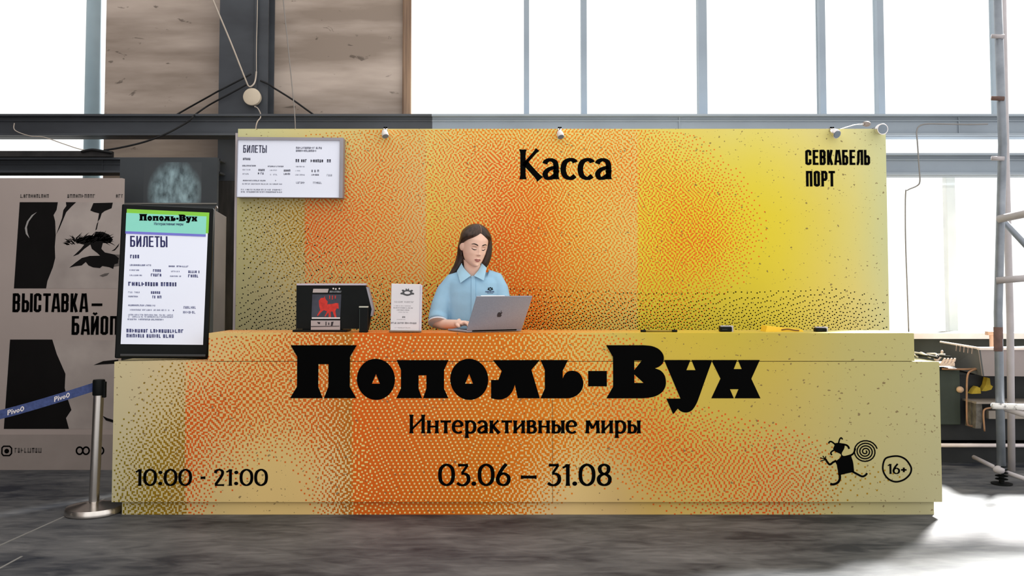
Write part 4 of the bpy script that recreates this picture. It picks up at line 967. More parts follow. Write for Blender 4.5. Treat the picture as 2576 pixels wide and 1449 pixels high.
e = empty('paper_packet', ((a + b) / 2, y0, ZC), label='flat yellow paper packet lying between the two card readers', cat='packet')
MB().hexa([(a, y0, ZC), (b, y0, ZC), (b, y0 + .12, ZC), (a, y0 + .12, ZC), (a + .01, y0, ZC + .036), (b - .01, y0, ZC + .014), (b - .01, y0 + .12, ZC + .014), (a + .01, y0 + .12, ZC + .038)]).build('packet', YEL, e)
MB().tube(cat([(a + .1, y0 - .001, ZC + .012), (a + .14, y0 - .002, ZC + .017), (a + .18, y0 - .001, ZC + .01), (b - .03, y0 - .001, ZC + .008)], 4), .004, 6).build('fold', mat('brown_fold', (120, 84, 40), .6), e)
a, b = P(1618, 834, .12), P(1697, 834, .12)
e = empty('pen', ((a.x + b.x) / 2, .12, ZC), label='thin pen with black ends lying on the yellow countertop', cat='pen')
MB().tube([(a.x, .12, ZC + .006), (b.x, .12, ZC + .006)], .0055, 10).build('barrel', mat('olive_barrel', (126, 108, 34), .4), e, smooth=True)
for x in (a.x, b.x): MB().tube([(x - .016, .12, ZC + .0075), (x + .016, .12, ZC + .0075)], .0075, 10).build('cap', BLKP, e, smooth=True)

# ------------------------------------------------------------------ laptop
ALU = mat('space_grey_aluminium', (152, 156, 168), .45, var=.06, scale=120, metal=.1)
LPW, LPL, LPD, psi, alpha = .395, .252, .265, math.radians(30), math.radians(32)
hc = P(1244, 838, .14)
lp = empty('laptop', (hc.x, .14, ZC), (0, 0, psi), label='open grey laptop on the counter in front of the seller', cat='laptop')
bm = MB(); bm.bbox(-LPW / 2, LPW / 2, 0, LPD, .002, .014, .004); bm.build('base', ALU, lp, local=True)
MB().box(-LPW / 2 + .03, LPW / 2 - .03, .04, .145, .014, .0152).build('keyboard', BLKP, lp, local=True)
MB().box(-.065, .065, .16, .245, .0138, .0146).build('trackpad', mat('trackpad_grey', (120, 118, 124), .4, metal=.4), lp, local=True)
MB().tube([(-LPW / 2 + .04, 0, .012), (LPW / 2 - .04, 0, .012)], .006, 10).build('hinge', BLKP, lp, local=True, smooth=True)
ML = Matrix.Translation((0, 0, .013)) @ Matrix.Rotation(alpha, 4, 'X')     # lid leans towards -y
lid = MB().bbox(-LPW / 2, LPW / 2, -.003, .003, 0, LPL, .0028, seg=2)
bmx = bmesh.new(); bmx.free()
lid.xf(ML).build('lid', ALU, lp, local=True)
MB().box(-LPW / 2 + .008, LPW / 2 - .008, .003, .0038, .012, LPL - .008).xf(ML).build('display', mat('laptop_display', (40, 44, 52), .2, emit=.05), lp, local=True)
MB().box(-LPW / 2 + .03, LPW / 2 - .2, -.002, .004, LPL - .0005, LPL + .0016).xf(ML).build('top_edge_glint', mat('painted_glint', (236, 234, 236), .3), lp, local=True)  # painted glint: bright strip along part of the lid's top edge
ap = [(0, .30), (.06, .38), (.18, .40), (.32, .33), (.40, .16), (.36, -.02), (.33, -.05), (.26, -.16), (.27, .02), (.30, .1)]
body = [(0, .28), (.10, .33), (.22, .34), (.33, .25), (.25, .12), (.24, -.02), (.34, -.13), (.27, -.30), (.17, -.40), (.05, -.36), (-.05, -.36), (-.17, -.40), (-.29, -.26), (-.36, -.02), (-.33, .20), (-.22, .33), (-.10, .33)]
leaf = [(.0, .38), (.03, .50), (.13, .60), (.15, .48), (.08, .40)]
mb = MB(); fa_ = lambda u, v: Vector((u * .047, -.0042, LPL * .47 + v * .05))
mb.poly([fa_(*p) for p in [(q.x, q.y) for q in cat(body, 3, True)]]); mb.poly([fa_(*p) for p in leaf])
mb.xf(ML).build('fruit_emblem', mat('dark_mirror_emblem', (58, 60, 66), .25), lp, local=True)

# ------------------------------------------------------------------ the seller behind the counter
SKIN = mat('skin', (240, 200, 180), .55, var=.06, scale=12, spec=.25)
SKIN.node_tree.nodes['Principled BSDF'].inputs['Subsurface Weight'].default_value = .08
SKIN.node_tree.nodes['Principled BSDF'].inputs['Subsurface Radius'].default_value = (.02, .008, .004)
HAIR = mat('dark_brown_hair', (70, 50, 40), .42, col2=(34, 24, 20), scale=26, stretch=(3, 3, .25), spec=.35)
SHIRT = mat('light_blue_cotton', (154, 194, 220), .8, var=.05, scale=9, bump=.35, spec=.1)
TRSR = mat('dark_trousers', (38, 42, 52), .8, var=.1)
SHOE = mat('black_shoe_leather', (22, 22, 24), .4)
LIPM = mat('rose_lips', (172, 104, 98), .45, var=.05)
BROWM = mat('brow_hair', (58, 42, 36), .7)
LASH = mat('dark_lashes', (30, 24, 24), .6)
HH = .262
HY = .48
HC = P(1195.0, 616.5, HY)
MHEAD = Matrix.Translation(HC) @ Matrix.Rotation(math.radians(24), 4, 'Z') @ Matrix.Rotation(math.radians(3), 4, 'Y') @ Matrix.Rotation(math.radians(19), 4, 'X')
HZ = [0, .035, .09, .15, .22, .33, .45, .5, .6, .72, .83, .92, .975, 1.0]
HA = [.075, .145, .20, .236, .262, .294, .309, .313, .316, .306, .264, .19, .10, .02]
HF = [.30, .345, .355, .352, .35, .345, .34, .335, .345, .335, .285, .20, .11, .02]
HB = [-.08, -.02, .06, .14, .24, .36, .42, .435, .445, .43, .37, .27, .15, .02]
ip = lambda z, T: float(np.interp(z, HZ, T))
def smooth_ip(z, T):
    return (ip(z - .02, T) + ip(z, T) * 2 + ip(z + .02, T)) / 4 if 0.02 < z < .98 else ip(z, T)
GA = [(0, .365, .085, .032, .035), (0, .43, .05, .026, .05), (0, .50, .028, .028, .05), (-.045, .345, .03, .024, .022), (.045, .345, .03, .024, .022),
      (-.125, .505, -.032, .055, .036), (.125, .505, -.032, .055, .036), (-.125, .487, .02, .036, .026), (.125, .487, .02, .036, .026),
      (-.12, .575, .014, .075, .024), (.12, .575, .014, .075, .024), (0, .228, .022, .055, .018), (0, .182, .024, .05, .02), (0, .206, -.012, .06, .006),
      (0, .065, .028, .055, .05), (-.17, .37, .014, .06, .06), (.17, .37, .014, .06, .06), (0, .285, -.008, .02, .03), (0, .135, -.012, .06, .018)]
def disp(x, z): return sum(a * math.exp(-((x - cx) / sx) ** 2 - ((z - cz) / sz) ** 2) for cx, cz, a, sx, sz in GA)
def hv(x, y, z): return MHEAD @ Vector((x * HH, y * HH, (z - .5) * HH))
def surf(x, z, off=0.0):
    a, f = smooth_ip(z, HA), smooth_ip(z, HF)
    return hv(x, -f * math.sqrt(max(0, 1 - min(1, (x / a) ** 2))) - disp(x, z) - off, z)
def head_rings(grow=0.0, n=72, zs=None):
    rings = []
    for z in (zs if zs is not None else [i / 64 for i in range(65)]):
        a, f, b = smooth_ip(z, HA) + grow, smooth_ip(z, HF) + grow, smooth_ip(z, HB) + grow
        ring = []
        for k in range(n):
            t = 2 * math.pi * k / n; x = a * math.sin(t); c = math.cos(t)
            y = -f * c if c > 0 else -b * c
            if c > 0: y -= disp(x, z) * min(1, c * 3)
            ring.append((x, y, z, t))
        rings.append(ring)
    return rings
seller = empty('person', (P(1192, 830, .58).x, .58, 0), label='woman in a light blue short sleeved shirt typing on the laptop behind the counter', cat='person')
body = MB()
body.loft([[hv(x, y, z) for x, y, z, t in r] for r in head_rings()])
for sx in (-1, 1):      # ears
    Me = MHEAD.to_3x3() @ Matrix.Rotation(math.radians(-18 * sx), 3, 'Z')
    body.ell(hv(.322 * sx, .05, .45), (.012, .026, .035), 12, 10, M=Me)
# trunk of the body (inside the shirt), one closed loft from the neck down
X = lambda px, Y=.55: P(px, 700, Y).x
Zp = lambda py, Y=.55: P(1192, py, Y).z
def ring(cx, cy, rx, ry, z, n=28, tilt=0.0, pw=2.0):
    out = []
    for k in range(n):
        t = 2 * math.pi * k / n; c, s_ = math.cos(t), math.sin(t)
        c = math.copysign(abs(c) ** (2 / pw), c); s_ = math.copysign(abs(s_) ** (2 / pw), s_)
        out.append(Vector((cx + rx * c, cy + ry * s_, z + tilt * s_ * ry)))
    return out
nk = hv(0, .10, .16); cx0 = X(1190)
body.tube([hv(0, .14, .36), nk, Vector((X(1189), .535, Zp(676))), Vector((X(1189), .56, Zp(694))), Vector((cx0, .57, Zp(712)))], [(.058, .055), (.056, .052), (.056, .052), (.062, .062), (.09, .08)], 20)
trunk = [(708, 60, .075), (716, 62, .085), (740, 58, .095), (770, 54, .10), (800, 50, .095), (840, 46, .088)]
rr = [ring(cx0, .57, (w) / 379, d, Zp(py)) for py, w, d in trunk] + [ring(cx0, .57, .125, .085, 1.0), ring(cx0, .57, .155, .105, .90), ring(cx0, .57, .15, .10, .82)]
body.loft(rr)
for sx in (-1, 1):
    body.tube([(cx0 + .075 * sx, .57, .88), (cx0 + .085 * sx, .56, .60), (cx0 + .09 * sx, .565, .48), (cx0 + .09 * sx, .575, .30), (cx0 + .09 * sx, .58, .09), (cx0 + .09 * sx, .57, .05)], [.082, .07, .055, .056, .036, .036], 16)
    body.tube([(cx0 + .09 * sx, .62, .045), (cx0 + .09 * sx, .55, .05), (cx0 + .09 * sx, .44, .03)], [.032, .036, .026], 12)
# right arm (left in the photo): shoulder, elbow at the counter edge, forearm along the counter to the keyboard
shR = Vector((X(1131), .57, Zp(712))); elR = Vector((P(1100, 826, .51).x, .51, P(1100, 826, .51).z + .022)); wrR = Vector((P(1150, 824, .33).x, .325, ZC + .044)); pmR = Vector((P(1165, 820, .28).x, .285, ZC + .056))
body.tube([Vector((cx0 - .09, .57, Zp(722))), shR + Vector((.012, 0, -.03)), shR.lerp(elR, .5) + Vector((-.004, 0, 0)), elR, elR.lerp(wrR, .35), elR.lerp(wrR, .75), wrR, wrR.lerp(pmR, .4)], [.045, .046, .044, .040, .036, .030, (.021, .027), (.02, .032)], 16)
shL = Vector((X(1254), .57, Zp(706))); elL = Vector((X(1266, .5), .47, Zp(800, .47))); wrL = Vector((P(1222, 820, .36).x, .375, ZC + .046)); pmL = wrL + Vector((-.035, -.045, .006))
body.tube([Vector((cx0 + .09, .57, Zp(722))), shL + Vector((-.012, 0, -.035)), shL.lerp(elL, .5), elL, elL.lerp(wrL, .35), elL.lerp(wrL, .75), wrL, wrL.lerp(pmL, .4)], [.045, .044, .043, .042, .040, .031, (.022, .028), (.02, .032)], 16)
def hand(wr, pm, thumb_side):
    d = (pm - wr); d.z = 0; d.normalize(); sd = Vector((-d.y, d.x, 0)) * thumb_side; up = Vector((0, 0, 1))
    body.tube([wr, wr + d * .03 + up * .004, wr + d * .065 + up * .006, wr + d * .092 + up * .002], [(.021, .028), (.019, .038), (.017, .043), (.013, .041)], 16, side=(0, 0, 1))
    base = wr + d * .088 + up * .002
    for k, L in enumerate((.072, .080, .075, .058)):
        o = sd * (.030 - .0205 * k); fan = sd * (.10 - .07 * k)
        p0 = base + o - d * .015; p1 = base + o + (d + fan) * L * .30 + up * .010; p2 = base + o + (d + fan) * L * .68 + up * .000; p3 = base + o + (d + fan) * L * .90 - up * .024
        body.tube([p0, p0.lerp(p1, .6), p1, p1.lerp(p2, .5), p2, p2.lerp(p3, .55), p3], [.0085, .0095, .0098, .0085, .0086, .0078, .006], 10)
    t0 = wr + d * .028 + sd * .024; t1 = t0 + d * .025 + sd * .024 - up * .006; t2 = t1 + d * .032 + sd * .006 - up * .010
    body.tube([t0 - sd * .012, t0, t1, t1.lerp(t2, .6), t2], [.012, .0135, .011, .0095, .007], 10)
hand(wrR, pmR, -1); hand(wrL, pmL, 1)
bo = body.build('body', SKIN, seller, smooth=True)
rm = bo.modifiers.new('one_skin', 'REMESH'); rm.mode = 'VOXEL'; rm.voxel_size = .0034; rm.use_smooth_shade = True
smd = bo.modifiers.new('soften', 'SMOOTH'); smd.factor = .5; smd.iterations = 3

# face details lie on the skin
def face_strip(name, m, pts, widths, off=.006, n=5):
    c = cat([(x, z, 0) for x, z in pts], n); N = len(c); mb = MB(); vs = []
    for i, p in enumerate(c):
        w = float(np.interp(i / (N - 1), np.linspace(0, 1, len(widths)), widths)); vs += [surf(p.x, p.y - w / 2, off * .4), surf(p.x, p.y, off), surf(p.x, p.y + w / 2, off * .4)]
    mb.add(vs, [(i * 3 + j, i * 3 + 3 + j, i * 3 + 4 + j, i * 3 + 1 + j) for i in range(N - 1) for j in (0, 1)])
    return mb.build(name, m, seller, smooth=True)
face_strip('lips', LIPM, [(-.085, .208), (-.04, .226), (0, .222), (.04, .226), (.085, .208)], [.006, .026, .024, .026, .006], .010)
face_strip('lips', LIPM, [(-.08, .206), (-.04, .186), (0, .182), (.04, .186), (.08, .206)], [.006, .03, .036, .03, .006], .010)
face_strip('mouth_line', mat('mouth_shadow_line', (104, 56, 54), .6), [(-.088, .209), (-.04, .206), (0, .203), (.04, .206), (.088, .209)], [.004, .007, .008, .007, .004], .014)
for sx in (-1, 1):
    face_strip('eyebrow', BROWM, [(.055 * sx, .585), (.10 * sx, .603), (.155 * sx, .610), (.21 * sx, .588)], [.026, .032, .026, .008], .008)
    face_strip('eyelashes', LASH, [(.068 * sx, .478), (.10 * sx, .466), (.135 * sx, .464), (.165 * sx, .474), (.188 * sx, .490)], [.008, .018, .022, .02, .012], .014)
    face_strip('eyelid_crease', mat('eyelid_shade', (168, 118, 98), .6), [(.07 * sx, .515), (.10 * sx, .532), (.14 * sx, .532), (.18 * sx, .512)], [.004, .010, .010, .004], .006)
    face_strip('nostril', mat('nostril_dark', (120, 72, 62), .7), [(.018 * sx, .332), (.032 * sx, .330), (.044 * sx, .334)], [.004, .012, .004], .006)

# hair: skull cap, two long locks and the mass at the back, one mesh
hair = MB()
hairline = lambda d: float(np.interp(abs(d), [0, 10, 28, 45, 60, 75, 88, 98, 110, 180], [.872, .855, .80, .74, .68, .61, .55, .42, .10, .02]))
n = 120; NJ = 44
def hair_off(z, d): return .045 + .035 * min(1, max(0, (abs(d) - 25) / 40)) + .015 * max(0, min(1, (z - .6) / .3)) - .03 * math.exp(-((d - 2) / 5) ** 2) * (1 if z > .8 else 0)
rows = []
for j in range(NJ + 1):
    row = []
    for k in range(n):
        dg = 360 * k / n; dg = dg if dg <= 180 else dg - 360
        hl = hairline(dg); z = hl + (1 - hl) * j / NJ
        a, f, b = smooth_ip(z, HA), smooth_ip(z, HF), smooth_ip(z, HB); t = math.radians(dg); c = math.cos(t)
        x = a * math.sin(t); y = -f * c if c > 0 else -b * c
        L = max(1e-3, math.hypot(x, y)); o = hair_off(z, dg); tt = max(0.0, (z - .80) / .2)
        if abs(dg) < 108: o *= min(1, max(.3, (z - hl) / .08))
        row.append(hv(x + x / L * o * (1 - tt * .6), y + y / L * o * (1 - tt * .6), z + tt * .05))
    rows.append(row)
hair.add([p for r in rows for p in r], [(j * n + k, j * n + (k + 1) % n, (j + 1) * n + (k + 1) % n, (j + 1) * n + k) for j in range(NJ) for k in range(n)] + [tuple(range(NJ * n, NJ * n + n))])
PY_ = lambda px, py, Y: P(px, py, Y)
def lock(pts, rad, n=16): hair.tube(cat([PY_(*p) for p in pts], 4), [tuple(np.array(a) + (np.array(b) - np.array(a)) * t) for (a, b), t in [((rad[min(int(u), len(rad) - 1)], rad[min(int(u) + 1, len(rad) - 1)]), u - int(u)) for u in [k / 4 for k in range(4 * (len(pts) - 1) + 1)]]], n)
lock([(1186, 572, .49), (1178, 588, .525), (1168, 606, .555), (1164, 625, .57), (1161, 645, .58), (1153, 666, .58), (1141, 682, .575), (1128, 694, .565)], [(.012, .012), (.030, .028), (.037, .034), (.038, .034), (.038, .032), (.034, .028), (.024, .018), (.004, .004)])
lock([(1186, 590, .56), (1180, 630, .62), (1174, 670, .64), (1160, 692, .63)], [(.06, .05), (.06, .05), (.05, .04), (.02, .015)])
lock([(1206, 568, .49), (1217, 580, .515), (1225, 598, .54), (1227, 620, .555), (1225, 645, .56), (1220, 662, .56), (1216, 677, .565)], [(.012, .012), (.026, .024), (.032, .028), (.033, .03), (.033, .028), (.030, .024), (.012, .01)])
lock([(1208, 590, .57), (1210, 630, .62), (1205, 670, .65), (1197, 715, .69)], [(.08, .07), (.08, .06), (.075, .045), (.05, .02)])
ho = hair.build('hair', HAIR, seller, smooth=True)
sd_ = ho.modifiers.new('thickness', 'SOLIDIFY'); sd_.thickness = .009; sd_.offset = -1
rm = ho.modifiers.new('one_mass', 'REMESH'); rm.mode = 'VOXEL'; rm.voxel_size = .0036; rm.use_smooth_shade = True
smd = ho.modifiers.new('soften', 'SMOOTH'); smd.factor = .5; smd.iterations = 6
# parting line
mb = MB(); vs = []
for i in range(14):
    z = .875 + .135 * i / 13; t = math.radians(1 + 2 * i / 13)
    zc = min(z, 1.0); a, f = smooth_ip(zc, HA), smooth_ip(zc, HF); x = a * math.sin(t); y = -f * math.cos(t)
    L = math.hypot(x, y); tt = max(0, (zc - .80) / .2); o = (.045 + .02 * min(1, (zc - .6) / .3)) * (1 - tt * .6) * min(1, max(.25, (zc - .865) / .10)) + .004
    for s_ in (-.006, .006): vs.append(hv(x + x / L * o + s_, y + y / L * o, zc + tt * .05 + .006))
mb.add(vs, [(i * 2, i * 2 + 1, i * 2 + 3, i * 2 + 2) for i in range(13)])
mb.build('hair_parting', mat('scalp_line', (150, 118, 100), .6), seller)

# shirt: trunk and sleeves grown into one cloth surface
sh = MB(); K = 379.0
sr = [(683, 24, .055, .575), (687, 34, .066, .575), (692, 50, .082, .572), (699, 63, .098, .57), (712, 69, .110, .565), (735, 68, .120, .56), (765, 67, .124, .56), (800, 65, .118, .56), (835, 63, .112, .56)]
rg = [ring(X(1191), cy, w / K, d, Zp(py), 36, .28 if py < 690 else (.18 if py < 695 else 0), 2.3) for py, w, d, cy in sr]
rg += [ring(cx0, .56, .150, .112, 1.02, 36), ring(cx0, .56, .17, .125, .90, 36), ring(cx0, .56, .172, .126, .86, 36)]
sh.loft(rg)
sh.tube([(X(1165), .57, Zp(706)), (X(1140), .57, Zp(712)), (X(1122), .56, Zp(735)), (X(1110), .53, Zp(768)), (X(1104, .51), .51, Zp(792, .51)), (X(1102, .475), .475, Zp(809, .475))], [(.07, .07), (.068, .07), (.067, .07), (.066, .068), (.066, .068), (.066, .068)], 24)
sh.tube([(X(1225), .57, Zp(702)), (X(1246), .57, Zp(706)), (X(1257), .555, Zp(728)), (X(1262), .53, Zp(755)), (X(1267, .5), .50, Zp(785, .5))], [(.066, .07), (.062, .066), (.060, .062), (.060, .06), (.06, .06)], 24)
so = sh.build('shirt', SHIRT, seller, smooth=True)
rm = so.modifiers.new('one_cloth', 'REMESH'); rm.mode = 'VOXEL'; rm.voxel_size = .006; rm.use_smooth_shade = True
smd = so.modifiers.new('soften', 'SMOOTH'); smd.factor = .6; smd.iterations = 8
# hem of the near sleeve
e0, e1 = Vector((X(1102, .475), .475, Zp(808.5, .475))), Vector((X(1102, .469), .469, Zp(812, .469)))
MB().tube([e0, e1], [(.0635, .0655), (.064, .066)], 28).build('sleeve_hem', mat('pale_hem', (214, 218, 226), .8), so, smooth=True, angle=40)
# front depth of the shirt at a given pixel, used to seat collar, placket and badge
def shirt_front(px, py, off):
    # bisect along the view for the trunk's elliptic front
    pys = [s_[0] for s_ in sr]; w = float(np.interp(py, pys, [s_[1] for s_ in sr])) / K; d = float(np.interp(py, pys, [s_[2] for s_ in sr])); cy = float(np.interp(py, pys, [s_[3] for s_ in sr]))
    q = P(px, py, cy - d); u = min(.98, abs((q.x - X(1191)) / w))
    Y = cy - d * (1 - u ** 2.3) ** (1 / 2.3) - off
    return P(px, py, Y)
def patch(name, m, rows, parent, off, thick=.003):
    mb = MB(); R = len(rows); Cn = len(rows[0])
    fr = [[shirt_front(px, py, off + (ex[0] if ex else 0)) for px, py, *ex in r] for r in rows]
    vs = [p for r in fr for p in r] + [p + Vector((0, thick, 0)) for r in fr for p in r]; M_ = R * Cn; fs = []
    for i in range(R - 1):
        for j in range(Cn - 1):
            a = i * Cn + j; fs.append((a, a + 1, a + Cn + 1, a + Cn)); fs.append((a + M_, a + Cn + M_, a + Cn + 1 + M_, a + 1 + M_))
    bd = [j for j in range(Cn)] + [i * Cn + Cn - 1 for i in range(1, R)] + [(R - 1) * Cn + j for j in range(Cn - 2, -1, -1)] + [i * Cn for i in range(R - 2, 0, -1)]
    fs += [(bd[i], bd[(i + 1) % len(bd)], bd[(i + 1) % len(bd)] + M_, bd[i] + M_) for i in range(len(bd))]
    mb.add(vs, fs); return mb.build(name, m, parent, smooth=True, angle=50)
placket = [[(1186 + 0 * t, 694 + t * 136), (1189.5, 694 + t * 136), (1193, 694 + t * 136), (1196, 694 + t * 136)] for t in [i / 12 for i in range(13)]]
patch('placket', SHIRT, placket, so, .006)
COLM = mat('collar_cotton', (166, 206, 228), .8, var=.03)
def zc(X_, Y_): return (1040 + X_ / 4.528, 530 + Y_ / 4.528)
def world_patch(name, m, rows, parent, thick=.004):
    mb = MB(); R = len(rows); Cn = len(rows[0])
    vs = [p for r in rows for p in r] + [p + Vector((0, thick, -.001)) for r in rows for p in r]; M_ = R * Cn; fs = []
    for i in range(R - 1):
        for j in range(Cn - 1):
            a = i * Cn + j; fs.append((a, a + 1, a + Cn + 1, a + Cn)); fs.append((a + M_, a + Cn + M_, a + Cn + 1 + M_, a + 1 + M_))
    bd = [j for j in range(Cn)] + [i * Cn + Cn - 1 for i in range(1, R)] + [(R - 1) * Cn + j for j in range(Cn - 2, -1, -1)] + [i * Cn for i in range(R - 2, 0, -1)]
    fs += [(bd[i], bd[(i + 1) % len(bd)], bd[(i + 1) % len(bd)] + M_, bd[i] + M_) for i in range(len(bd))]
    mb.add(vs, fs); return mb.build(name, m, parent, smooth=True, angle=60)
def flap(inner, outer, yi, yo):
    A_ = cat([(*zc(*p), y) for p, y in zip(inner, yi)], 4); B_ = cat([(*zc(*p), y) for p, y in zip(outer, yo)], 4)
    return [[P(a.x * (1 - t) + b.x * t, a.y * (1 - t) + b.y * t, a.z * (1 - t) + b.z * t - .006 * math.sin(math.pi * t)) for t in (0, .33, .66, 1)] for a, b in zip(A_, B_)]
world_patch('collar', COLM, flap([(548, 600), (585, 665), (655, 738)], [(495, 690), (515, 755), (536, 822)], [.545, .485, .455], [.52, .465, .440]), so)
world_patch('collar', COLM, flap([(778, 596), (750, 665), (690, 740)], [(834, 650), (818, 725), (801, 796)], [.545, .485, .455], [.52, .465, .440]), so)
mb = MB()
bk = [(*zc(548, 600), .545), (1160, 660, .58), (1172, 655, .625), (1190, 652, .64), (1205, 654, .625), (1214, 658, .58), (*zc(778, 596), .545)]
bk = cat(bk, 4); mb.add([P(p.x, p.y, p.z) for p in bk] + [P(p.x, p.y, p.z) - Vector((0, 0, .055)) for p in bk] , [(i, i + 1, i + 1 + len(bk), i + len(bk)) for i in range(len(bk) - 1)])
cb_ = mb.build('collar_band', COLM, so, smooth=True); q_ = cb_.modifiers.new('thickness', 'SOLIDIFY'); q_.thickness = .004
# chest emblem: crowned eye over two lines of small print
ec = zc(876, 888)
mb = MB(); fe = lambda u, v: shirt_front(u, v, .0035)
place_polys(mb, [([(ec[0] - 7.2 + x * 14.4, ec[1] + 4.4 - y * 8.6) for x, y in o_], [[(ec[0] - 7.2 + x * 14.4, ec[1] + 4.4 - y * 8.6) for x, y in h] for h in hs]) for o_, hs in EYE], fe)
mb.build('chest_emblem', BLACK, so)
mb = MB(); rnd = random.Random(8); scribble(mb, fe, 1221, 1243, 735.5, -3.4, rnd, 1.2, 0); mb.build('small_print', NAVY, so); mb = MB(); scribble(mb, fe, 1226, 1241, 738.6, -1.6, rnd, 1, 0); mb.build('small_print', NAVY, so)
# trousers and shoes, behind the counter
tr = MB(); tr.loft([ring(cx0, .57, .162, .115, .93), ring(cx0, .57, .172, .122, .84), ring(cx0, .57, .165, .115, .78)])
for sx in (-1, 1): tr.tube([(cx0 + .078 * sx, .57, .86), (cx0 + .086 * sx, .565, .6), (cx0 + .09 * sx, .57, .45), (cx0 + .09 * sx, .58, .07)], [.092, .084, .07, .062], 18)
to = tr.build('trousers', TRSR, seller, smooth=True); rm = to.modifiers.new('one_cloth', 'REMESH'); rm.mode = 'VOXEL'; rm.voxel_size = .009; rm.use_smooth_shade = True
for sx in (-1, 1):
    MB().loft([ring(cx0 + .09 * sx, .53, .042, .135, .0, 24), ring(cx0 + .09 * sx, .53, .044, .138, .02, 24), ring(cx0 + .09 * sx, .54, .042, .125, .05, 24), ring(cx0 + .09 * sx, .58, .04, .06, .085, 24)]).build('shoe', SHOE, seller, smooth=True, angle=45)

# ------------------------------------------------------------------ lamp disc, cables on the column
CABLE = mat('black_cable', (20, 20, 22), .6); PALE = mat('pale_cord', (176, 164, 152), .6)
YD2 = 2.28
dc = P(633, 243, YD2); rdc = 22.5 / 2255 * (YD2 - CAMY)
e = empty('round_junction_box', dc, label='round cream junction disc on the steel column', cat='junction box')
MB().tube([dc + Vector((0, .06, 0)), dc + Vector((0, .012, 0)), dc, dc - Vector((0, .004, 0))], [rdc * .92, rdc, rdc * .97, rdc * .86], 36).build('cover', mat('cream_enamel', (196, 182, 162), .5), e, smooth=True, angle=40)
MB().box(dc.x - .03, dc.x + .03, YD2 + .06, 2.36, dc.z - .03, dc.z + .03).build('mount', STEEL_DK, e)
def cable(pts, r, m, label, name='cable', cat_='cable'):
    c = cat([P(*p) for p in pts], 6); mb = MB(); mb.tube(c, r, 8)
    return tag(mb.build(name, m, smooth=True), label, cat_)
cable([(520, -40, 2.05), (538, 5, 2.08), (580, 105, 2.16), (616, 196, 2.24), (626, 217, 2.27), (636, 214, 2.28), (642, 203, 2.31), (645, 180, 2.32)], .007, PALE, 'pale cord slanting down from the upper left to the round junction disc')
cable([(645, 183, 2.318), (645, 120, 2.318), (647, 40, 2.318), (648, -40, 2.318)], .0035, PALE, "thin straight cord running up the column's centre")
cable([(709, -40, 1.95), (713, 5, 1.95), (726, 130, 1.96), (738, 250, 1.97), (742, 300, 1.98), (743, 330, 2.0)], .0045, mat('grey_cord', (128, 122, 118), .6), 'thin grey cord hanging down right of the column')
cable([(632, 186, 2.32), (606, 200, 2.31), (575, 216, 2.32), (546, 231, 2.33), (525, 243, 2.45), (480, 268, 2.52), (445, 288, 2.52), (430, 296, 2.45)], .008, CABLE, 'upper black cable sagging left from the column')
cable([(622, 212, 2.30), (580, 235, 2.32), (546, 253, 2.33), (520, 268, 2.38), (497, 284, 2.3), (488, 291, 2.1), (478, 302, 2.08), (462, 313, 2.08), (415, 338, 2.06), (360, 358, 2.06), (300, 372, 2.05), (262, 378, 2.05)], .008, CABLE, 'lower black cable swinging from the column across the girder')
cable([(655, 203, 2.33), (676, 212, 2.335), (690, 222, 2.4), (700, 228, 2.40), (735, 250, 2.5), (770, 275, 2.5), (795, 293, 2.45)], .008, CABLE, 'black cable slanting down right of the column')
cable([(640, 268, 2.27), (648, 272, 2.26), (655, 285, 2.2), (655, 296, 2.1), (648, 305, 2.08), (644, 318, 2.08), (643, 335, 2.1)], .005, PALE, 'short pale cord hanging beneath the round junction disc')
cable([(36, 310, 2.1), (38, 328, 2.08), (75, 342, 2.06), (110, 345, 2.06), (160, 362, 2.06), (205, 376, 2.06), (250, 379, 2.06)], .004, PALE, 'thin pale wire drooping under the upper left girder')
mb = MB(); mb.box(-6.0, zx(283, 2.02), 2.0, 2.06, zz(395, 2.03), zz(381, 2.03))
tag(mb.build('cable_tray', mat('dark_cable_tray', (52, 50, 50), .6, col2=(30, 29, 30), scale=8)), 'dark cable tray above the lower left girder', 'cable tray')
mb = MB(); mb.tube(cat([P(205, 382, 1.985), P(230, 377, 1.98), P(255, 380, 1.98), P(282, 384, 1.985)], 4), .012, 8); tag(mb.build('cable_bundle', CABLE, smooth=True), 'black cable bundle tied at the end of the cable tray', 'cables')

# ------------------------------------------------------------------ right side: conduit, scaffold, machine, trough
cable([(2485, 312, 2.09), (2440, 313, 2.09), (2375, 312, 2.09), (2330, 312, 2.09), (2312, 318, 2.09), (2306, 332, 2.07), (2308, 360, 2.04), (2312, 420, 2.02), (2314, 456, 2.04), (2306, 468, 2.08), (2284, 478, 2.25), (2278, 490, 2.32), (2278, 600, 2.38), (2282, 720, 2.4), (2286, 835, 2.42)], .006, mat('grey_conduit', (126, 124, 122), .45, metal=.3), 'thin grey conduit bending down the right windows', 'conduit_pipe', 'conduit')
SCAF = mat('galvanised_tube', (142, 148, 156), .4, metal=.3, col2=(112, 118, 126), scale=6)
SCAFP = mat('pinkish_scaffold_tube', (172, 166, 168), .45, var=.08, scale=8)
RUST = mat('rusty_wrap', (120, 92, 82), .7, col2=(84, 66, 62), scale=14)
ft = PZ(2520, 1218, 0); YS = ft.y
e = empty('scaffold_tower', (ft.x, YS, 0), label='tall grey scaffold tower with round tubes beside the trough', cat='scaffold')
def stube(name, pts, r, m=SCAF): return MB().tube([P(*p) for p in pts], r, 14).build(name, m, e, smooth=True)
pt = P(2508, -60, YS)
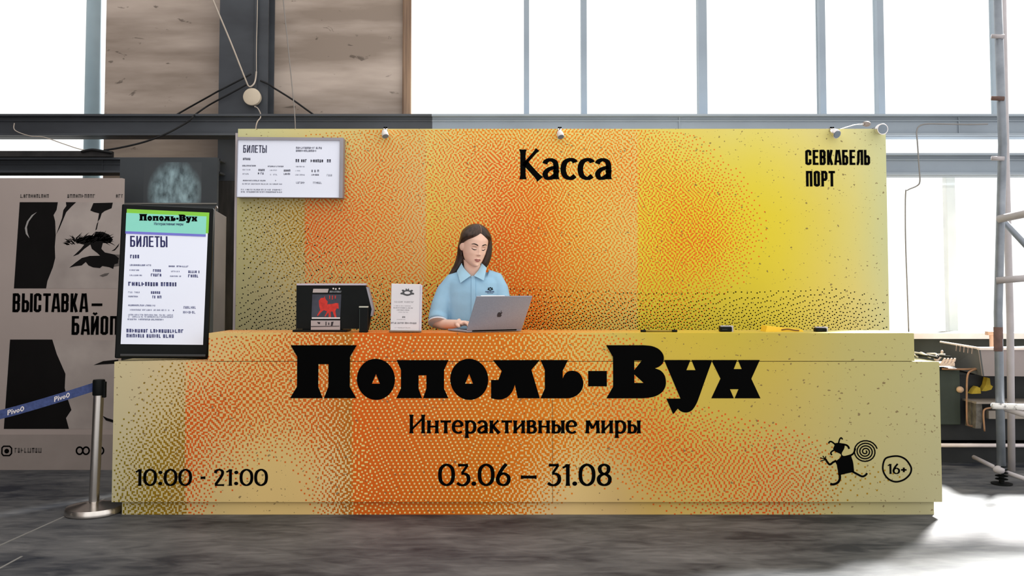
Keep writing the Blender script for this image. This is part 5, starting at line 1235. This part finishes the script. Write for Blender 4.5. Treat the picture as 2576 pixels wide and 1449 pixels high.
MB().tube([(ft.x, YS, .10), (ft.x + .004, YS, 1.2), (pt.x + .01, YS, 2.4), (pt.x, YS, pt.z)], .029, 18).build('front_pole', SCAF, e, smooth=True)
MB().tube([(ft.x, YS, .93), (ft.x + .002, YS, 1.10)], .0305, 18).build('rusty_wrap', RUST, e, smooth=True, angle=40)
mb = MB(); mb.lathe(ft, [(.07, 0), (.07, .008), (.018, .01), (.018, .14)], 20)
for k in range(5): mb.lathe(ft + Vector((0, 0, .03 + k * .022)), [(.026, 0), (.042, .004), (.042, .008), (.026, .012)], 18)
mb.build('screw_jack', BLKP, e, smooth=True, angle=30)
Y2 = YS + .45
stube('rear_pole', [(2545, 1190, Y2), (2541, 800, Y2), (2531, 440, Y2), (2524, 100, Y2), (2522, -60, Y2)], .026, SCAFP)
stube('upper_rail', [(2514, 551, YS - .03), (2576, 538, YS - .25), (2640, 524, YS - .5)], .028, SCAFP)
stube('diagonal_brace', [(2520, 552, YS + .05), (2576, 612, YS + .05), (2700, 745, YS + .05)], .022)
stube('middle_rail', [(2506, 706, YS - .02), (2576, 700, YS - .1), (2660, 693, YS - .2)], .024, SCAFP)
stube('lower_rail', [(2505, 1021, YS + .04), (2576, 1043, YS - .12), (2640, 1064, YS - .25)], .020, SCAFP)
stube('snowy_white_bundle', [(2496, 1021, YS - .02), (2520, 1022, YS - .02), (2545, 1023, YS - .06), (2600, 1025, YS - .14)], .022, mat('crumpled_white_film', (232, 230, 230), .5, col2=(120, 118, 118), scale=30, contrast=(.30, .45), bump=.6))
stube('foot_rail', [(2450, 1150, YS + .6), (2518, 1184, YS + .03), (2576, 1204, YS - .05), (2640, 1226, YS - .12)], .016, SCAFP)
for py in (91, 247, 398): MB().tube([P(2494, py, YS - .01), P(2526, py + 1, YS - .03)], .016, 10).build('clamp', RUST if py == 247 else SCAFP, e, smooth=True)
MB().ell(P(2513, 1182, YS - .01), (.038, .042, .030), 14, 8).build('clamp', SCAFP, e, smooth=True)

# grey trough on the machine
TG = mat('pale_grey_trough', (150, 140, 138), .6, var=.06, scale=3)
Yt = 1.45
fl, fr_ = P(2462, 876, Yt), P(2700, 872, Yt); bl, br_ = P(2472, 946, Yt + .04), P(2700, 948, Yt + .04)
tl = P(2366, 846, 2.25)
e = empty('metal_trough', (fl.x + .3, Yt + .3, bl.z), label='open pale grey metal trough on the dark machine behind the scaffold pole', cat='trough')
bk_l = Vector((tl.x, 2.25, fl.z)); bkr = Vector((fr_.x, 2.25, fl.z))
mb = MB(); t = .012
mb.hexa([bl, br_, br_ + Vector((0, t, 0)), bl + Vector((0, t, 0)), fl, fr_, fr_ + Vector((0, t, 0)), fl + Vector((0, t, 0))]); mb.build('front_panel', TG, e)
bkb = Vector((bk_l.x + .06, 2.22, bl.z)); mb = MB()
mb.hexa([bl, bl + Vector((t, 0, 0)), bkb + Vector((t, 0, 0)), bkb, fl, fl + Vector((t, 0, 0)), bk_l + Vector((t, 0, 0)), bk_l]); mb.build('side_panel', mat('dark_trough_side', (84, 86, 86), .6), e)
mb = MB(); mb.hexa([bl, br_, br_ + Vector((0, .7, 0)), bkb] + [p + Vector((0, 0, .01)) for p in (bl, br_, br_ + Vector((0, .7, 0)), bkb)]); mb.build('bottom', TG, e)
RIM = mat('worn_white_rim', (226, 214, 204), .5)
MB().tube([fr_, fl, bk_l], .009, 10).build('rim', RIM, e)
for k in range(5):
    mb = MB(); mb.tube([fl + (bk_l - fl) * (.12 + .1 * k) + Vector((-.012, -.004, -.005)), fl + (bk_l - fl) * (.14 + .1 * k) + Vector((-.012, -.006, -.05))], .005, 6)
    mb.build('frayed_cord', mat('frayed_cord', (150, 136, 128), .9), e)
c = P(2494, 852, 2.0); vm = mat('rust_pale_valve', (186, 152, 124), .6)
mb = MB(); mb.tube([(c.x, 2.0, bl.z + .01), (c.x, 2.0, P(2494, 840, 2.0).z)], .016, 10); mb.bbox(P(2481, 838, 2.0).x, P(2507, 838, 2.0).x, 1.97, 2.03, P(2494, 843, 2.0).z, P(2494, 833, 2.0).z, .008); mb.build('valve', vm, e)
MB().bbox(fl.x, fr_.x, Yt - .012, Yt + .03, fl.z - .014, fl.z + .008, .005).build('front_rim', RIM, e)

MG = mat('dark_green_machine', (52, 60, 54), .6, var=.3, scale=3); MK = mat('black_machine_paint', (34, 36, 38), .55, var=.3, scale=4)
Ym = 1.62
m0, m1 = P(2300, 1140, Ym), P(2720, 1140, Ym); mt_ = P(2400, 925, Ym).z; mbz = P(2400, 1146, Ym).z
e = empty('workshop_machine', ((m0.x + m1.x) / 2, Ym + .3, 0), label='large dark green and black workshop machine under the right windows', cat='machine')
MB().box(m0.x, m1.x, Ym + .12, Ym + .72, .16, bl.z - .012).build('body', MK, e)
MB().box(m0.x, P(2462, 930, Ym).x - .16, Ym + .03, Ym + .60, mt_ - .02, mt_).build('bench_top', MK, e)
MB().bbox(P(2368, 1000, Ym).x, P(2426, 1000, Ym).x, Ym + .06, Ym + .12, P(2400, 1072, Ym).z, P(2400, 932, Ym).z, .008).build('side_panel', MG, e)
MB().box(m0.x, m1.x, Ym + .03, Ym + .70, 0, P(2400, 1128, Ym).z).build('plinth', MK, e)
MB().tube([(m0.x, Ym, P(2400, 1120, Ym).z), (m1.x, Ym, P(2400, 1121, Ym).z)], .016, 12).build('foot_rail', mat('pale_rail', (216, 206, 208), .4), e, smooth=True)
for k in range(4):
    xk = m0.x + (m1.x - m0.x) * (k + .4) / 4; MB().box(xk - .015, xk + .015, Ym, Ym + .05, P(2400, 1120, Ym).z - .012, P(2400, 1120, Ym).z + .012).build('rail_bracket', MK, e)
PB = mat('brown_pipe', (176, 134, 100), .45, col2=(120, 92, 72), scale=8)
MB().tube(cat([P(2370, 928, Ym), P(2430, 929, Ym), P(2462, 927, Ym - .02), P(2446, 932, Ym - .03), P(2434, 945, Ym - .03), P(2432, 1000, Ym - .03), P(2433, 1060, Ym - .03), P(2440, 1071, Ym - .03), P(2462, 1072, Ym - .03)], 5), .0075, 10).build('bent_pipe', PB, e, smooth=True)
mb = MB(); s0, s1 = P(2440, 1012, Ym), P(2720, 1012, Ym)
mb.box(s0.x, s1.x, Ym - .10, Ym + .14, P(2440, 1012, Ym).z, P(2440, 1007, Ym).z); mb.box(P(2474, 1040, Ym).x, s1.x, Ym - .08, Ym + .14, P(2440, 1050, Ym).z, P(2440, 1030, Ym).z)
mb.build('shelf', mat('dull_steel_shelf', (140, 132, 124), .5, var=.1), e)
MB().prism([P(2455, 1015, Ym - .08), P(2470, 1016, Ym - .08), P(2473, 1050, Ym - .08), P(2468, 1078, Ym - .08), P(2454, 1078, Ym - .08), P(2456, 1045, Ym - .08)], (0, .16, 0)).build('shelf_bracket', mat('scuffed_grey_bracket', (112, 108, 102), .7, col2=(70, 66, 62), scale=20), e)
MB().tube(cat([P(2492, 1026, Ym - .09), P(2477, 1030, Ym - .09), P(2474, 1045, Ym - .09), P(2477, 1085, Ym - .09)], 4), .007, 8).build('drop_pipe', PB, e, smooth=True)
MB().ell(P(2415, 980, Ym + .05), (.028, .03, .026), 12, 8).build('knob', mat('beige_knob', (196, 166, 140), .5), e, smooth=True)
CLOTH = mat('mustard_rag_cloth', (170, 148, 52), .9, var=.2, scale=20, bump=.3)
mb = MB(); pk = [(2444, 991), (2450, 980), (2458, 972), (2466, 976), (2468, 990)]
mb.prism([P(*q, Ym + .055) for q in pk], (0, .06, 0)); o = mb.build('yellow_rag', CLOTH, e)
mb = MB(); pk = [(2470, 984), (2480, 968), (2484, 950), (2490, 952), (2492, 968), (2498, 972), (2494, 980), (2480, 984)]
mb.prism([P(*q, Ym + .055) for q in pk], (0, .06, 0)); mb.build('yellow_rag', CLOTH, e)
# pale bits lying by the counter's right end
WC = mat('white_cord', (226, 220, 214), .6)
zl = ZL; pts = []
cl = empty('coiled_cord', (P(2335, 905, .25).x, .25, zl), label="loose coil of black and white cord on the ledge at the counter's right end", cat='cord')
pts = [(P(2312 + 5 * i, 905, .2).x, .22 + .10 * math.sin(i * 1.7), zl + .012 + .024 * abs(math.sin(i * 1.1))) for i in range(11)]
MB().tube(cat(pts, 5), .006, 8).build('white_cord', WC, cl, smooth=True)
MB().tube(cat([(a, b - .05 + .03 * math.cos(i), zl + .010 + .018 * abs(math.cos(i * 1.3))) for i, (a, b, c) in enumerate(pts)], 5), .0055, 8).build('black_cord', CABLE, cl, smooth=True)
hkx = P(2385, 915, 1.55)
e = empty('hook_rack', (hkx.x, 1.6, P(2385, 921, 1.6).z), label='row of pale curved hooks in front of the dark green machine', cat='hook rack')
MB().box(P(2366, 915, 1.55).x, P(2402, 915, 1.55).x, 1.55, 1.74, P(2385, 921, 1.55).z, P(2385, 914, 1.55).z).build('plate', mat('pale_beige_metal', (206, 184, 166), .5), e)
for k in range(4):
    px = 2373 + 8.5 * k
    MB().tube(cat([P(px - 5, 916, 1.56), P(px - 1, 911, 1.56), P(px + 3, 905, 1.56), P(px + 4, 901, 1.56)], 4), [.012] * 4 + [.011] * 4 + [.009] * 4 + [.004], 8).build('hook', MATS['pale_beige_metal'], e, smooth=True)
MB().tube(cat([P(2352, 905, 1.56), P(2362, 900, 1.56), P(2369, 890, 1.56), P(2370, 881, 1.56)], 4), [.016] * 4 + [.014] * 4 + [.010] * 4 + [.004], 8).build('tall_hook', MATS['pale_beige_metal'], e, smooth=True)
